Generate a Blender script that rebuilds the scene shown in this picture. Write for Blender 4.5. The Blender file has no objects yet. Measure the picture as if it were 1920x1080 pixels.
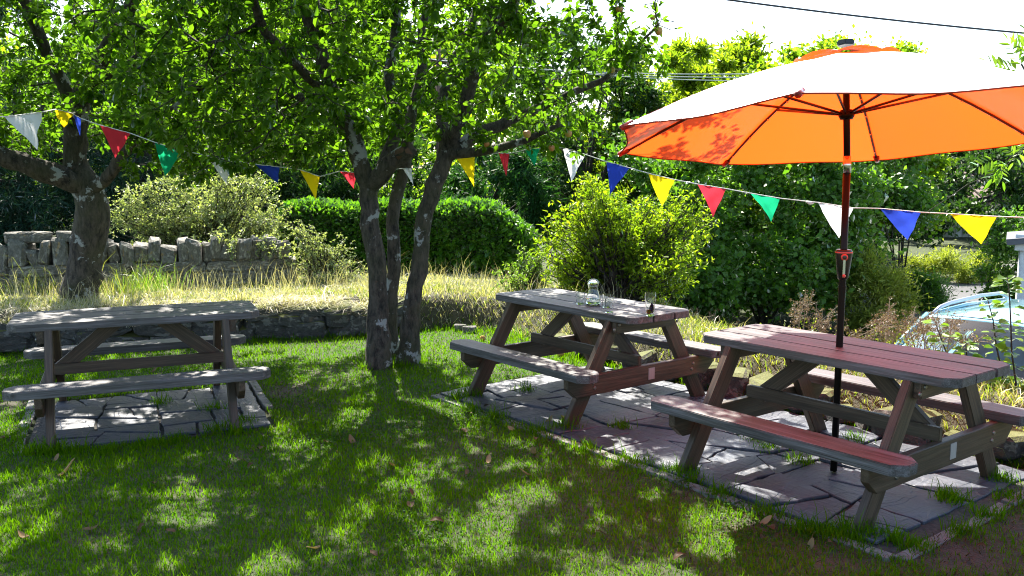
import bpy, bmesh, math, random
import numpy as np
from mathutils import Vector, Matrix
R = math.radians
random.seed(7)
rng = np.random.default_rng(11)
scn = bpy.context.scene
col = scn.collection

# ------------------------------------------------------------------ camera, sky, sun, exposure
F, PIT, CH = 1704.7, 0.1291, 1.7473          # focal length in photo pixels, pitch down, eye height
cd = bpy.data.cameras.new('camera'); cam = bpy.data.objects.new('camera', cd); col.objects.link(cam)
cam.location = (0, 0, CH); cam.rotation_euler = (math.pi / 2 - PIT, 0, 0)
cd.sensor_width = 36; cd.lens = 36 * F / 1920; cd.clip_start = 0.05; cd.clip_end = 2000
scn.camera = cam
SUN_AZ, SUN_EL = -14.0, 50.0                  # degrees right of straight ahead, degrees up
w = bpy.data.worlds.new('World'); scn.world = w; w.use_nodes = True
nt = w.node_tree; bg = nt.nodes['Background']
sk = nt.nodes.new('ShaderNodeTexSky'); sk.sky_type = 'NISHITA'; sk.sun_disc = False
sk.sun_elevation = R(SUN_EL); sk.sun_rotation = R(SUN_AZ); sk.air_density = 1.0; sk.dust_density = 1.6; sk.ozone_density = 1.0
nt.links.new(sk.outputs[0], bg.inputs[0]); bg.inputs[1].default_value = 0.105
sd = bpy.data.lights.new('sun', 'SUN'); sd.energy = 5.0; sd.angle = R(0.53); sd.color = (1.0, 0.94, 0.84)
sun = bpy.data.objects.new('sun', sd); col.objects.link(sun); sun.location = (-4, 14, 20)
SD = Vector((math.sin(R(SUN_AZ)) * math.cos(R(SUN_EL)), math.cos(R(SUN_AZ)) * math.cos(R(SUN_EL)), math.sin(R(SUN_EL))))
sun.rotation_euler = SD.to_track_quat('Z', 'Y').to_euler()
scn.view_settings.view_transform = 'Standard'; scn.view_settings.look = 'None'
scn.view_settings.gamma = 1; scn.view_settings.use_curve_mapping = False
scn.view_settings.exposure = 1.95
cy = scn.cycles
cy.max_bounces = 8; cy.diffuse_bounces = 4; cy.glossy_bounces = 3; cy.transmission_bounces = 8; cy.transparent_max_bounces = 8
cy.use_denoising = True; cy.filter_width = 1.1; cy.sample_clamp_indirect = 8; cy.caustics_reflective = False; cy.caustics_refractive = False

# ------------------------------------------------------------------ pixel helpers (photo pixels -> directions)
_c, _s = math.cos(PIT), math.sin(PIT)
def ray(x, y):
    u, v = (x - 960) / F, (y - 540) / F
    return np.array([u, _c - v * _s, -_s - v * _c])
def gz(x, y, z=0.0):
    r = ray(x, y); return np.array([0, 0, CH]) + r * ((z - CH) / r[2])
def gy(x, y, Y):
    r = ray(x, y); return np.array([0, 0, CH]) + r * (Y / r[1])

# ------------------------------------------------------------------ object helpers
def tag(o, label, cat=None, group=None, kind=None):
    o['label'] = label
    if cat: o['category'] = cat
    if group: o['group'] = group
    if kind: o['kind'] = kind
    return o
def link(name, me, mat=None, parent=None, M=None):
    o = bpy.data.objects.new(name, me); col.objects.link(o)
    if mat is not None and len(me.materials) == 0: me.materials.append(mat)
    if parent is not None: o.parent = parent
    if M is not None: o.matrix_local = M
    return o
def empty(name, loc, rz=0.0):
    o = bpy.data.objects.new(name, None); col.objects.link(o); o.location = loc; o.rotation_euler = (0, 0, rz)
    o.empty_display_size = 0.1
    return o
def mesh(name, V, Fc, smooth=False):
    me = bpy.data.meshes.new(name); me.from_pydata([tuple(v) for v in V], [], [tuple(f) for f in Fc]); me.update()
    if smooth: me.polygons.foreach_set('use_smooth', [True] * len(me.polygons))
    return me
def npmesh(name, V, faces, var=None, smooth=False):
    """faces: list of (n,k) int arrays; var: list of float arrays, one value a face"""
    me = bpy.data.meshes.new(name)
    V = np.asarray(V, np.float32).reshape(-1, 3)
    me.vertices.add(len(V)); me.vertices.foreach_set('co', V.ravel())
    loops = np.concatenate([f.ravel() for f in faces]).astype(np.int32)
    tot = np.concatenate([np.full(len(f), f.shape[1], np.int32) for f in faces])
    st = np.concatenate([[0], np.cumsum(tot)[:-1]]).astype(np.int32)
    me.loops.add(len(loops)); me.loops.foreach_set('vertex_index', loops)
    me.polygons.add(len(tot)); me.polygons.foreach_set('loop_start', st); me.polygons.foreach_set('loop_total', tot)
    if smooth: me.polygons.foreach_set('use_smooth', np.ones(len(tot), bool))
    me.update(calc_edges=True)
    if var is not None:
        a = me.attributes.new('var', 'FLOAT', 'FACE'); a.data.foreach_set('value', np.concatenate(var).astype(np.float32))
    me.validate()
    return me
def nrm(a): return a / np.maximum(np.linalg.norm(a, axis=-1, keepdims=True), 1e-9)

# ------------------------------------------------------------------ materials
class NT:
    def __init__(s, name):
        s.m = bpy.data.materials.new(name); s.m.use_nodes = True; s.t = s.m.node_tree; s.t.nodes.clear()
        s.out = s.n('ShaderNodeOutputMaterial')
    def n(s, typ, **kw):
        x = s.t.nodes.new(typ)
        for k, v in kw.items():
            if k.startswith('i_'):
                key = k[2:]; x.inputs[int(key) if key.isdigit() else key.replace('_', ' ')].default_value = v
            else: setattr(x, k, v)
        return x
    def l(s, a, b): s.t.links.new(a, b)
    def noise(s, vec, scale, detail=4, rough=.55):
        x = s.n('ShaderNodeTexNoise'); x.inputs['Scale'].default_value = scale; x.inputs['Detail'].default_value = detail; x.inputs['Roughness'].default_value = rough
        if vec is not None: s.l(vec, x.inputs['Vector'])
        return x.outputs['Fac']
    def ramp(s, fac, stops):
        r = s.n('ShaderNodeValToRGB'); e = r.color_ramp.elements
        while len(e) < len(stops): e.new(0.5)
        for el, (p, c) in zip(e, stops):
            el.position = p; el.color = (*c, 1) if len(c) == 3 else c
        s.l(fac, r.inputs[0]); return r.outputs[0]
    def mix(s, f, a, b, mode='MIX'):
        x = s.n('ShaderNodeMix', data_type='RGBA', blend_type=mode)
        for sock, v in ((x.inputs[0], f), (x.inputs[6], a), (x.inputs[7], b)):
            if isinstance(v, (int, float)): sock.default_value = v
            elif isinstance(v, tuple): sock.default_value = (*v, 1)
            else: s.l(v, sock)
        return x.outputs[2]
    def math(s, op, a, b=0.0, clamp=False):
        x = s.n('ShaderNodeMath', operation=op, use_clamp=clamp)
        for sock, v in ((x.inputs[0], a), (x.inputs[1], b)):
            if isinstance(v, (int, float)): sock.default_value = v
            else: s.l(v, sock)
        return x.outputs[0]
    def coords(s, kind='Object', scale=(1, 1, 1), rnd=0.0):
        tc = s.n('ShaderNodeTexCoord'); mp = s.n('ShaderNodeMapping'); mp.inputs['Scale'].default_value = scale
        s.l(tc.outputs[kind], mp.inputs['Vector'])
        if rnd:
            oi = s.n('ShaderNodeObjectInfo'); cx = s.n('ShaderNodeCombineXYZ')
            m = s.math('MULTIPLY', oi.outputs['Random'], rnd)
            s.l(m, cx.inputs[0]); s.l(m, cx.inputs[1]); s.l(m, cx.inputs[2]); s.l(cx.outputs[0], mp.inputs['Location'])
        return mp.outputs[0]
    def bump(s, h, strength=.3, dist=.01):
        b = s.n('ShaderNodeBump'); b.inputs['Strength'].default_value = strength; b.inputs['Distance'].default_value = dist
        s.l(h, b.inputs['Height']); return b.outputs[0]
    def principled(s, color=None, rough=.6, bump=None, **kw):
        p = s.n('ShaderNodeBsdfPrincipled')
        if color is not None:
            if isinstance(color, tuple): p.inputs['Base Color'].default_value = (*color, 1)
            else: s.l(color, p.inputs['Base Color'])
        if isinstance(rough, (int, float)): p.inputs['Roughness'].default_value = rough
        else: s.l(rough, p.inputs['Roughness'])
        if bump is not None: s.l(bump, p.inputs['Normal'])
        for k, v in kw.items(): p.inputs[k.replace('_', ' ')].default_value = v
        s.l(p.outputs[0], s.out.inputs[0]); return p

def leaf_mat(name, ca, cb, tr=2.2, tmix=.5, gloss=.12, rough=.4):
    """reflecting side colours ca..cb by the leaf's own number, light passing through is yellower"""
    t = NT(name)
    at = t.n('ShaderNodeAttribute', attribute_name='var')
    c = t.mix(at.outputs['Fac'], ca, cb)
    hs = t.n('ShaderNodeMix', data_type='RGBA', blend_type='MULTIPLY'); hs.inputs[0].default_value = 1
    t.l(c, hs.inputs[6]); hs.inputs[7].default_value = (tr * 1.0, tr * 1.05, tr * .35, 1)
    d = t.n('ShaderNodeBsdfDiffuse'); t.l(c, d.inputs[0])
    tl = t.n('ShaderNodeBsdfTranslucent'); t.l(hs.outputs[2], tl.inputs[0])
    m = t.n('ShaderNodeMixShader'); m.inputs[0].default_value = tmix; t.l(d.outputs[0], m.inputs[1]); t.l(tl.outputs[0], m.inputs[2])
    g = t.n('ShaderNodeBsdfGlossy'); g.inputs['Roughness'].default_value = rough; g.inputs['Color'].default_value = (1, 1, 1, 1)
    fr = t.n('ShaderNodeFresnel'); fr.inputs[0].default_value = 1.4
    k = t.math('MULTIPLY', fr.outputs[0], gloss * 4, True)
    m2 = t.n('ShaderNodeMixShader'); t.l(k, m2.inputs[0]); t.l(m.outputs[0], m2.inputs[1]); t.l(g.outputs[0], m2.inputs[2])
    t.l(m2.outputs[0], t.out.inputs[0]); return t.m

M = {}
M['apple_leaf'] = leaf_mat('apple_leaf', (.017, .049, .004), (.066, .122, .008), 3.8, .54, .03)
M['lawn'] = leaf_mat('lawn_blade', (.035, .106, .003), (.112, .198, .005), 2.3, .50, .0, .5)
M['straw'] = leaf_mat('straw_blade', (.36, .32, .20), (.72, .66, .52), 1.1, .35, .03, .6)
M['bankgrass'] = leaf_mat('bank_grass', (.10, .18, .018), (.38, .38, .10), 1.6, .4, .04, .5)
M['laurel'] = leaf_mat('laurel_leaf', (.045, .140, .008), (.145, .30, .026), 2.2, .38, .26, .3)
M['cotoneaster'] = leaf_mat('cotoneaster_leaf', (.17, .24, .085), (.44, .48, .28), 1.6, .45, .12, .4)
M['yshrub'] = leaf_mat('yellow_shrub_leaf', (.080, .165, .008), (.26, .33, .014), 2.3, .5, .05)
M['hazel'] = leaf_mat('hazel_leaf', (.036, .115, .010), (.125, .24, .024), 2.5, .45, .12)
M['ash'] = leaf_mat('ash_leaf', (.085, .150, .010), (.25, .31, .025), 2.4, .5, .05)
M['broad'] = leaf_mat('broad_leaf', (.070, .140, .010), (.19, .28, .020), 2.6, .55, .05)
M['dark'] = leaf_mat('dark_leaf', (.014, .042, .009), (.036, .085, .016), 2.0, .4, .05)
M['spruce'] = leaf_mat('spruce_needle', (.010, .036, .020), (.034, .078, .042), 1.4, .25, .04)
M['cypress'] = leaf_mat('cypress_frond', (.012, .055, .014), (.040, .115, .026), 1.8, .3, .04)
M['verge'] = leaf_mat('verge_grass', (.11, .17, .015), (.38, .40, .09), 1.7, .42, .04)
M['sapling'] = leaf_mat('sapling_leaf', (.07, .15, .015), (.16, .25, .03), 2.2, .5, .10)
M['deadleaf'] = leaf_mat('dead_leaf', (.060, .034, .018), (.26, .18, .095), 1.0, .2, .03)
M['deadstalk'] = leaf_mat('dead_stalk', (.12, .075, .045), (.28, .20, .13), 1.0, .25, .02)
M['thatch'] = leaf_mat('thatch', (.045, .032, .014), (.13, .095, .045), 1.0, .2, .0)
M['clover'] = leaf_mat('clover_leaf', (.020, .070, .006), (.055, .125, .014), 1.9, .4, .02)
M['drybloom'] = leaf_mat('dry_bloom', (.13, .085, .065), (.30, .22, .17), 1.0, .25, .02)

def bark_mat(name, base, hi, lichen=.5, moss=.4):
    t = NT(name); v = t.coords('Object', (1, 1, .35)); v0 = t.coords('Object')
    n1 = t.noise(v, 22, 6, .75); n2 = t.noise(v0, 5.0, 6, .68); n3 = t.noise(v0, 2.2, 4)
    c = t.ramp(n1, [(.36, base), (.60, hi)])
    c = t.mix(t.math('MULTIPLY', t.ramp(n3, [(.45, (0, 0, 0)), (.62, (1, 1, 1))]), moss), c, (.060, .065, .020))
    c = t.mix(t.math('MULTIPLY', t.ramp(n2, [(.575, (0, 0, 0)), (.605, (1, 1, 1))]), lichen), c, (.42, .43, .41))
    t.principled(c, .9, t.bump(n1, 1.0, .05)); return t.m
M['bark'] = bark_mat('apple_bark', (.010, .008, .006), (.115, .092, .070), .9, .55)
M['twig'] = bark_mat('twig_bark', (.018, .014, .010), (.06, .048, .035), .15, .3)
M['cutwood'] = NT('cut_wood').principled((.11, .06, .035), .9) and bpy.data.materials['cut_wood']

def wood_mat(name, dark, mid, light, green=.25):
    t = NT(name); v = t.coords('Object', (1, 1, 1), 40); vs = t.coords('Object', (.7, 16, 16), 40); vf = t.coords('Object', (2.5, 90, 90), 40)
    g = t.noise(vs, 2.2, 5, .6); fine = t.noise(vf, 2.0, 3, .6); blot = t.noise(v, 2.6, 4)
    c = t.ramp(g, [(.32, dark), (.5, mid), (.68, light)])
    c = t.mix(.4, c, t.ramp(fine, [(.36, dark), (.5, mid), (.64, light)]))
    kn = t.n('ShaderNodeTexVoronoi'); kn.inputs['Scale'].default_value = 3.2; t.l(t.coords('Object', (.8, 1.8, 1.8), 40), kn.inputs['Vector'])
    c = t.mix(t.ramp(kn.outputs['Distance'], [(.03, (1, 1, 1)), (.10, (0, 0, 0))]), c, tuple(q * .8 for q in dark))
    cr = t.noise(t.coords('Object', (.5, 30, 30), 77), 3.0, 2, .5); c = t.mix(t.ramp(cr, [(.24, (.9, .9, .9)), (.30, (0, 0, 0))]), c, tuple(q * .6 for q in dark))
    c = t.mix(t.math('MULTIPLY', t.ramp(blot, [(.5, (0, 0, 0)), (.7, (1, 1, 1))]), green), c, (.075, .080, .045))
    oi = t.n('ShaderNodeObjectInfo'); c = t.mix(t.math('MULTIPLY', oi.outputs['Random'], .35), c, mid)
    h = t.math('ADD', t.math('MULTIPLY', g, .6), t.math('MULTIPLY', fine, .5))
    t.principled(c, t.math('ADD', t.math('MULTIPLY', g, .25), .42), t.bump(h, .5, .004), Specular_IOR_Level=.45); return t.m
M['wood'] = wood_mat('weathered_wood', (.019, .016, .015), (.076, .070, .069), (.205, .197, .203))
M['wood_leg'] = wood_mat('weathered_leg_wood', (.015, .010, .006), (.060, .038, .022), (.150, .102, .062), .3)
t = NT('galvanised_bolt'); t.principled((.25, .23, .20), .45, Metallic=.8); M['bolt'] = t.m
t = NT('maker_plate'); v = t.coords('Object', (1, 1, 1))
br = t.n('ShaderNodeTexBrick'); br.inputs['Scale'].default_value = 60; br.inputs['Color1'].default_value = (.40, .37, .34, 1); br.inputs['Color2'].default_value = (.34, .31, .29, 1); br.inputs['Mortar'].default_value = (.22, .17, .15, 1); br.inputs['Mortar Size'].default_value = .03
t.l(v, br.inputs[0]); t.principled(br.outputs[0], .5); M['plate'] = t.m

t = NT('slate'); v = t.coords('Object', (1, 1, 1), 60); vv = t.coords('Object', (1, 1, 1))
n1 = t.noise(v, 3.2, 5, .6); n2 = t.noise(v, 16, 6, .65); ns = t.noise(t.coords('Object', (2, 9, 9), 60), 3, 5, .6)
oi = t.n('ShaderNodeObjectInfo')
n5 = t.noise(v, 7.5, 5, .7)
c = t.ramp(n1, [(.32, (.020, .025, .036)), (.5, (.040, .049, .068)), (.68, (.078, .088, .112))])
c = t.mix(.45, c, t.ramp(n5, [(.35, (.015, .018, .025)), (.52, (.048, .057, .076)), (.66, (.105, .114, .136))]))
c = t.mix(t.math('MULTIPLY', oi.outputs['Random'], .45), c, t.mix(n5, (.028, .028, .036), (.076, .074, .092)))
c = t.mix(t.math('MULTIPLY', t.ramp(n2, [(.56, (0, 0, 0)), (.66, (1, 1, 1))]), .6), c, (.030, .030, .026))
lay = t.ramp(t.noise(t.coords('Object', (3, 1.2, 1), 60), 2.4, 2, .4), [(.40, (0, 0, 0)), (.42, (.3, .3, .3)), (.52, (.3, .3, .3)), (.54, (.7, .7, .7)), (.63, (.7, .7, .7)), (.65, (1, 1, 1))])
h = t.math('ADD', t.math('MULTIPLY', n2, .5), t.math('ADD', t.math('MULTIPLY', ns, .7), t.math('MULTIPLY', lay, .9)))
t.principled(c, t.math('ADD', t.math('MULTIPLY', n5, .5), .26), t.bump(h, .8, .012), Specular_IOR_Level=.5); M['slate'] = t.m
t = NT('kerb_stone'); v = t.coords('Object', (1, 1, 1), 30); n = t.noise(v, 18, 5)
t.principled(t.ramp(n, [(.3, (.10, .095, .085)), (.7, (.24, .23, .21))]), .85, t.bump(n, .5, .006)); M['kerb'] = t.m
t = NT('joint_mortar'); n = t.noise(t.coords('Object'), 40, 5)
t.principled(t.ramp(n, [(.3, (.026, .024, .020)), (.7, (.075, .067, .056))]), .95, t.bump(n, .6, .01)); M['mortar'] = t.m

def stone_mat(name, a, b, lich=.5, moss=.0, orange=.3):
    t = NT(name); v = t.coords('Object', (1, 1, 1), 50); n = t.noise(v, 7, 6, .65); n2 = t.noise(v, 4.0, 4); n3 = t.noise(v, 2.2, 4); n4 = t.noise(v, 26, 4)
    c = t.ramp(n, [(.3, a), (.7, b)])
    c = t.mix(t.math('MULTIPLY', t.ramp(n2, [(.55, (0, 0, 0)), (.60, (1, 1, 1))]), lich), c, (.46, .45, .40))
    c = t.mix(t.math('MULTIPLY', t.ramp(n3, [(.62, (0, 0, 0)), (.68, (1, 1, 1))]), orange), c, (.40, .24, .05))
    if moss:
        geo = t.n('ShaderNodeNewGeometry'); sp = t.n('ShaderNodeSeparateXYZ'); t.l(geo.outputs['Normal'], sp.inputs[0])
        up = t.math('MULTIPLY', t.ramp(t.math('ADD', sp.outputs[2], t.math('MULTIPLY', n4, .5)), [(.98, (0, 0, 0)), (1.2 - .2, (1, 1, 1))]), moss)
        c = t.mix(up, c, (.10, .115, .015))
    t.principled(c, .9, t.bump(t.math('ADD', n, t.math('MULTIPLY', n4, .4)), .8, .02)); return t.m
M['wallstone'] = stone_mat('lichened_wall_stone', (.075, .072, .062), (.215, .205, .180), .45, 0, .5)
M['darkstone'] = stone_mat('dark_mossy_stone', (.028, .027, .025), (.085, .082, .076), .22, .8, .1)

t = NT('ground_soil'); v = t.coords('Object'); n = t.noise(v, 9, 6, .6); n2 = t.noise(v, 1.3, 4); n3 = t.noise(v, 60, 3)
at = t.n('ShaderNodeAttribute', attribute_name='soil')
soil = t.ramp(n, [(.3, (.034, .024, .017)), (.7, (.095, .070, .050))])
turf = t.ramp(n, [(.3, (.016, .030, .005)), (.7, (.048, .062, .014))])
c = t.mix(at.outputs['Fac'], turf, soil)
t.principled(c, .95, t.bump(t.math('ADD', n, n3), .7, .02)); M['ground'] = t.m
t = NT('asphalt'); v = t.coords('Object'); n = t.noise(v, 120, 4); n2 = t.noise(v, .7, 4)
c = t.mix(.5, t.ramp(n, [(.3, (.045, .045, .047)), (.7, (.11, .11, .11))]), t.ramp(n2, [(.35, (.05, .05, .052)), (.7, (.13, .125, .12))]))
t.principled(c, .85, t.bump(n, .4, .005)); M['asphalt'] = t.m

# umbrella cloth: red polyester, shiny outside, light passes through
t = NT('parasol_cloth'); v = t.coords('Object'); n = t.noise(t.coords('Object', (1, 1, 1)), 3.0, 4)
wv = t.noise(v, 160, 2); b = t.bump(t.math('ADD', t.math('MULTIPLY', n, .8), t.math('MULTIPLY', wv, .06)), .35, .02)
d = t.n('ShaderNodeBsdfDiffuse', i_Color=(.60, .055, .015, 1)); t.l(b, d.inputs['Normal'])
tl = t.n('ShaderNodeBsdfTranslucent', i_Color=(.97, .070, .006, 1))
m = t.n('ShaderNodeMixShader', i_0=.74); t.l(d.outputs[0], m.inputs[1]); t.l(tl.outputs[0], m.inputs[2])
g = t.n('ShaderNodeBsdfGlossy', i_Roughness=.55); t.l(b, g.inputs['Normal'])
fr = t.n('ShaderNodeFresnel', i_0=1.5)
m2 = t.n('ShaderNodeMixShader'); t.l(fr.outputs[0], m2.inputs[0]); t.l(m.outputs[0], m2.inputs[1]); t.l(g.outputs[0], m2.inputs[2])
t.l(m2.outputs[0], t.out.inputs[0]); M['cloth'] = t.m
t = NT('hem_cloth'); t.principled((.42, .045, .018), .9); M['hem'] = t.m
t = NT('bronze_pole'); t.principled((.010, .008, .007), .30, Specular_IOR_Level=.12); M['pole'] = t.m
t = NT('rib_metal'); t.principled((.10, .030, .025), .35, Metallic=.4); M['rib'] = t.m
t = NT('chrome'); t.principled((.6, .6, .6), .2, Metallic=1.0); M['chrome'] = t.m
t = NT('black_plastic'); t.principled((.012, .011, .011), .25); M['black'] = t.m
t = NT('red_badge'); t.principled((.55, .06, .04), .35); M['badge'] = t.m
t = NT('white_plastic'); t.principled((.8, .8, .78), .4); M['white'] = t.m

def flag_mat(name, c):
    t = NT(name); n = t.noise(t.coords('Object'), 220, 2)
    d = t.n('ShaderNodeBsdfDiffuse', i_Color=(*c, 1)); b = t.bump(n, .3, .003); t.l(b, d.inputs['Normal'])
    tl = t.n('ShaderNodeBsdfTranslucent', i_Color=(*c, 1)); m = t.n('ShaderNodeMixShader', i_0=.58)
    t.l(d.outputs[0], m.inputs[1]); t.l(tl.outputs[0], m.inputs[2]); t.l(m.outputs[0], t.out.inputs[0]); return t.m
for k, c in dict(white=(.80, .80, .82), blue=(.030, .065, .46), yellow=(.85, .62, .01), red=(.70, .045, .07), green=(.012, .36, .16)).items():
    M['flag_' + k] = flag_mat('pennant_' + k, c)
t = NT('cord_white'); t.principled((.75, .74, .70), .8); M['cord'] = t.m
t = NT('cable_black'); t.principled((.03, .03, .035), .6); M['cable'] = t.m
t = NT('wire_pale'); t.principled((.45, .50, .45), .5); M['wire'] = t.m
t = NT('pole_timber'); n = t.noise(t.coords('Object', (8, 8, .6)), 4, 4); t.principled(t.ramp(n, [(.3, (.08, .045, .03)), (.7, (.20, .12, .08))]), .9); M['timber'] = t.m
t = NT('clear_glass'); p = t.principled((.97, .99, .98), .0, Transmission_Weight=1.0); p.inputs['IOR'].default_value = 1.45; M['glass'] = t.m
t = NT('water'); p = t.principled((.95, .99, 1.0), .0, Transmission_Weight=1.0); p.inputs['IOR'].default_value = 1.33; M['water'] = t.m
t = NT('lemon'); t.principled((.80, .42, .03), .5); M['lemon'] = t.m
t = NT('dark_napkin'); t.principled((.025, .012, .06), .7); M['napkin'] = t.m
t = NT('car_paint'); t.principled((.20, .42, .49), .22, Metallic=.2, Coat_Weight=1.0, Coat_Roughness=.05); M['paint'] = t.m
t = NT('car_glass'); p = t.principled((.80, .86, .88), .0, Transmission_Weight=1.0, Specular_IOR_Level=.9); M['carglass'] = t.m
t = NT('car_trim'); t.principled((.015, .015, .016), .5); M['trim'] = t.m
t = NT('tyre'); t.principled((.02, .02, .02), .85); M['tyre'] = t.m
t = NT('silver_rail'); t.principled((.55, .56, .58), .3, Metallic=.9); M['silver'] = t.m
t = NT('seat_cloth'); t.principled((.05, .055, .065), .9); M['seat'] = t.m
t = NT('lamp_glass'); t.principled((.7, .72, .74), .1, Coat_Weight=1.0); M['lampglass'] = t.m
t = NT('barn_wall'); n = t.noise(t.coords('Object', (1, 1, 3)), 2, 5); t.principled(t.ramp(n, [(.3, (.34, .35, .30)), (.7, (.52, .53, .47))]), .85); M['barn'] = t.m
t = NT('barn_roof'); n = t.noise(t.coords('Object', (1, 6, 6)), 2, 5); t.principled(t.ramp(n, [(.3, (.10, .075, .06)), (.7, (.22, .16, .13))]), .8); M['roof'] = t.m
t = NT('slate_roof'); n = t.noise(t.coords('Object', (1, 6, 6)), 2, 5); t.principled(t.ramp(n, [(.3, (.06, .065, .075)), (.7, (.15, .16, .18))]), .6); M['sroof'] = t.m
t = NT('whitewash'); n = t.noise(t.coords('Object'), 5, 6, .65); t.principled(t.ramp(n, [(.3, (.48, .52, .54)), (.7, (.74, .77, .78))]), .85, t.bump(n, .8, .03)); M['whitewash'] = t.m
def fruit():
    t = NT('apple_skin'); n = t.noise(t.coords('Object', (1, 1, 1), 9), 12, 4); t.principled(t.ramp(n, [(.35, (.42, .36, .05)), (.6, (.48, .17, .05))]), .4); return t.m
M['apple'] = fruit()

# ------------------------------------------------------------------ geometry helpers
def box_bm(bm, c, s, bev=0.0, rot=None):
    r = bmesh.ops.create_cube(bm, size=1.0); vs = r['verts']
    for v in vs:
        v.co = Vector((v.co.x * s[0], v.co.y * s[1], v.co.z * s[2]))
        if rot is not None: v.co = rot @ v.co
        v.co += Vector(c)
    if bev:
        es = list({e for v in vs for e in v.link_edges})
        bmesh.ops.bevel(bm, geom=es, offset=bev, segments=2, affect='EDGES', profile=.6)
def box(name, c, s, bev=0.0, rot=None):
    bm = bmesh.new(); box_bm(bm, (0, 0, 0) if c is None else c, s, bev, rot); me = bpy.data.meshes.new(name); bm.to_mesh(me); bm.free(); return me
def prism(name, poly, z0, z1, bev=0.0, seg=1):
    bm = bmesh.new(); vs = [bm.verts.new((p[0], p[1], z0)) for p in poly]; f = bm.faces.new(vs)
    if f.normal.z > 0: f.normal_flip()
    ex = bmesh.ops.extrude_face_region(bm, geom=[f]); up = [g for g in ex['geom'] if isinstance(g, bmesh.types.BMVert)]
    for v in up: v.co.z = z1
    bmesh.ops.recalc_face_normals(bm, faces=bm.faces)
    if bev: bmesh.ops.bevel(bm, geom=list(bm.edges), offset=bev, segments=seg, affect='EDGES')
    me = bpy.data.meshes.new(name); bm.to_mesh(me); bm.free(); return me
def tube_arrays(P, rad, sides, V, Q, cap=False):
    P = np.asarray(P, float); n = len(P); T = nrm(np.gradient(P, axis=0))
    ref = np.array([0, 0, 1.0]) if abs(T[0][2]) < .9 else np.array([1.0, 0, 0])
    base = sum(len(v) for v in V); a = np.linspace(0, 2 * np.pi, sides, endpoint=False)
    A = nrm(np.cross(T, ref[None])); B = np.cross(T, A)
    rad = np.broadcast_to(np.asarray(rad, float), (n,))
    ring = P[:, None] + rad[:, None, None] * (A[:, None] * np.cos(a)[None, :, None] + B[:, None] * np.sin(a)[None, :, None])
    if sides == 12: ring = P[:, None] + (ring - P[:, None]) * (1 + .10 * np.clip(rng.normal(size=(n, sides, 1)), -1.6, 1.6) * .7)
    V.append(ring.reshape(-1, 3))
    i = np.arange(n - 1)[:, None] * sides; j = np.arange(sides)[None]; k = (j + 1) % sides
    Q.append((base + np.stack([i + j, i + k, i + sides + k, i + sides + j], -1)).reshape(-1, 4))
def tube(name, P, rad, sides=8, smooth=True):
    V, Q = [], []; tube_arrays(P, rad, sides, V, Q)
    n = len(P) * sides; Vv = np.concatenate(V)
    f = [np.concatenate(Q)]
    caps = np.array([list(range(sides))[::-1], list(range(n - sides, n))]); f.append(caps)
    return npmesh(name, Vv, f, smooth=smooth)
def lathe(name, prof, seg=20, smooth=True):
    V = []; Fc = []
    for r, z in prof:
        for k in range(seg): a = 2 * math.pi * k / seg; V.append((r * math.cos(a), r * math.sin(a), z))
    for i in range(len(prof) - 1):
        for k in range(seg): k2 = (k + 1) % seg; Fc.append((i * seg + k, i * seg + k2, (i + 1) * seg + k2, (i + 1) * seg + k))
    if prof[0][0] > 1e-5: Fc.append(tuple(range(seg))[::-1])
    if prof[-1][0] > 1e-5: Fc.append(tuple(range((len(prof) - 1) * seg, len(prof) * seg)))
    me = mesh(name, V, Fc, smooth); me.validate()
    if smooth: me.set_sharp_from_angle(angle=R(38))
    return me

def leaf_arrays(P, D, N, L, W, fold=.22, six=True):
    """leaves at P growing along D with face normal N"""
    D = nrm(D); S = nrm(np.cross(D, N)); U = np.cross(S, D); L = np.asarray(L)[:, None]; W = np.asarray(W)[:, None]; n = len(P)
    if six:
        tip = P + D * L - U * L * .14
        pts = [P, P + D * L * .3 + S * W * .46 + U * W * fold, P + D * L * .7 + S * W * .40 + U * W * fold * .7 - U * L * .05, tip,
               P + D * L * .7 - S * W * .40 + U * W * fold * .7 - U * L * .05, P + D * L * .3 - S * W * .46 + U * W * fold]
        V = np.stack(pts, 1).reshape(-1, 3); b = np.arange(n)[:, None] * 6
        return V, np.concatenate([b + np.array([[0, 1, 2, 3]]), b + np.array([[0, 3, 4, 5]])], 0), 2
    pts = [P, P + D * L * .5 + S * W * .5 + U * W * fold, P + D * L, P + D * L * .5 - S * W * .5 + U * W * fold]
    V = np.stack(pts, 1).reshape(-1, 3); b = np.arange(n)[:, None] * 4
    return V, np.concatenate([b + np.array([[0, 1, 2]]), b + np.array([[0, 2, 3]])], 0), 2
def leaf_mesh(name, P, D, N, L, W, var, fold=.22, six=True):
    V, Fc, k = leaf_arrays(P, D, N, L, W, fold, six)
    return npmesh(name, V, [Fc], [np.tile(var, k)])
def rdir(n): return nrm(rng.normal(size=(n, 3)))
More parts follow.
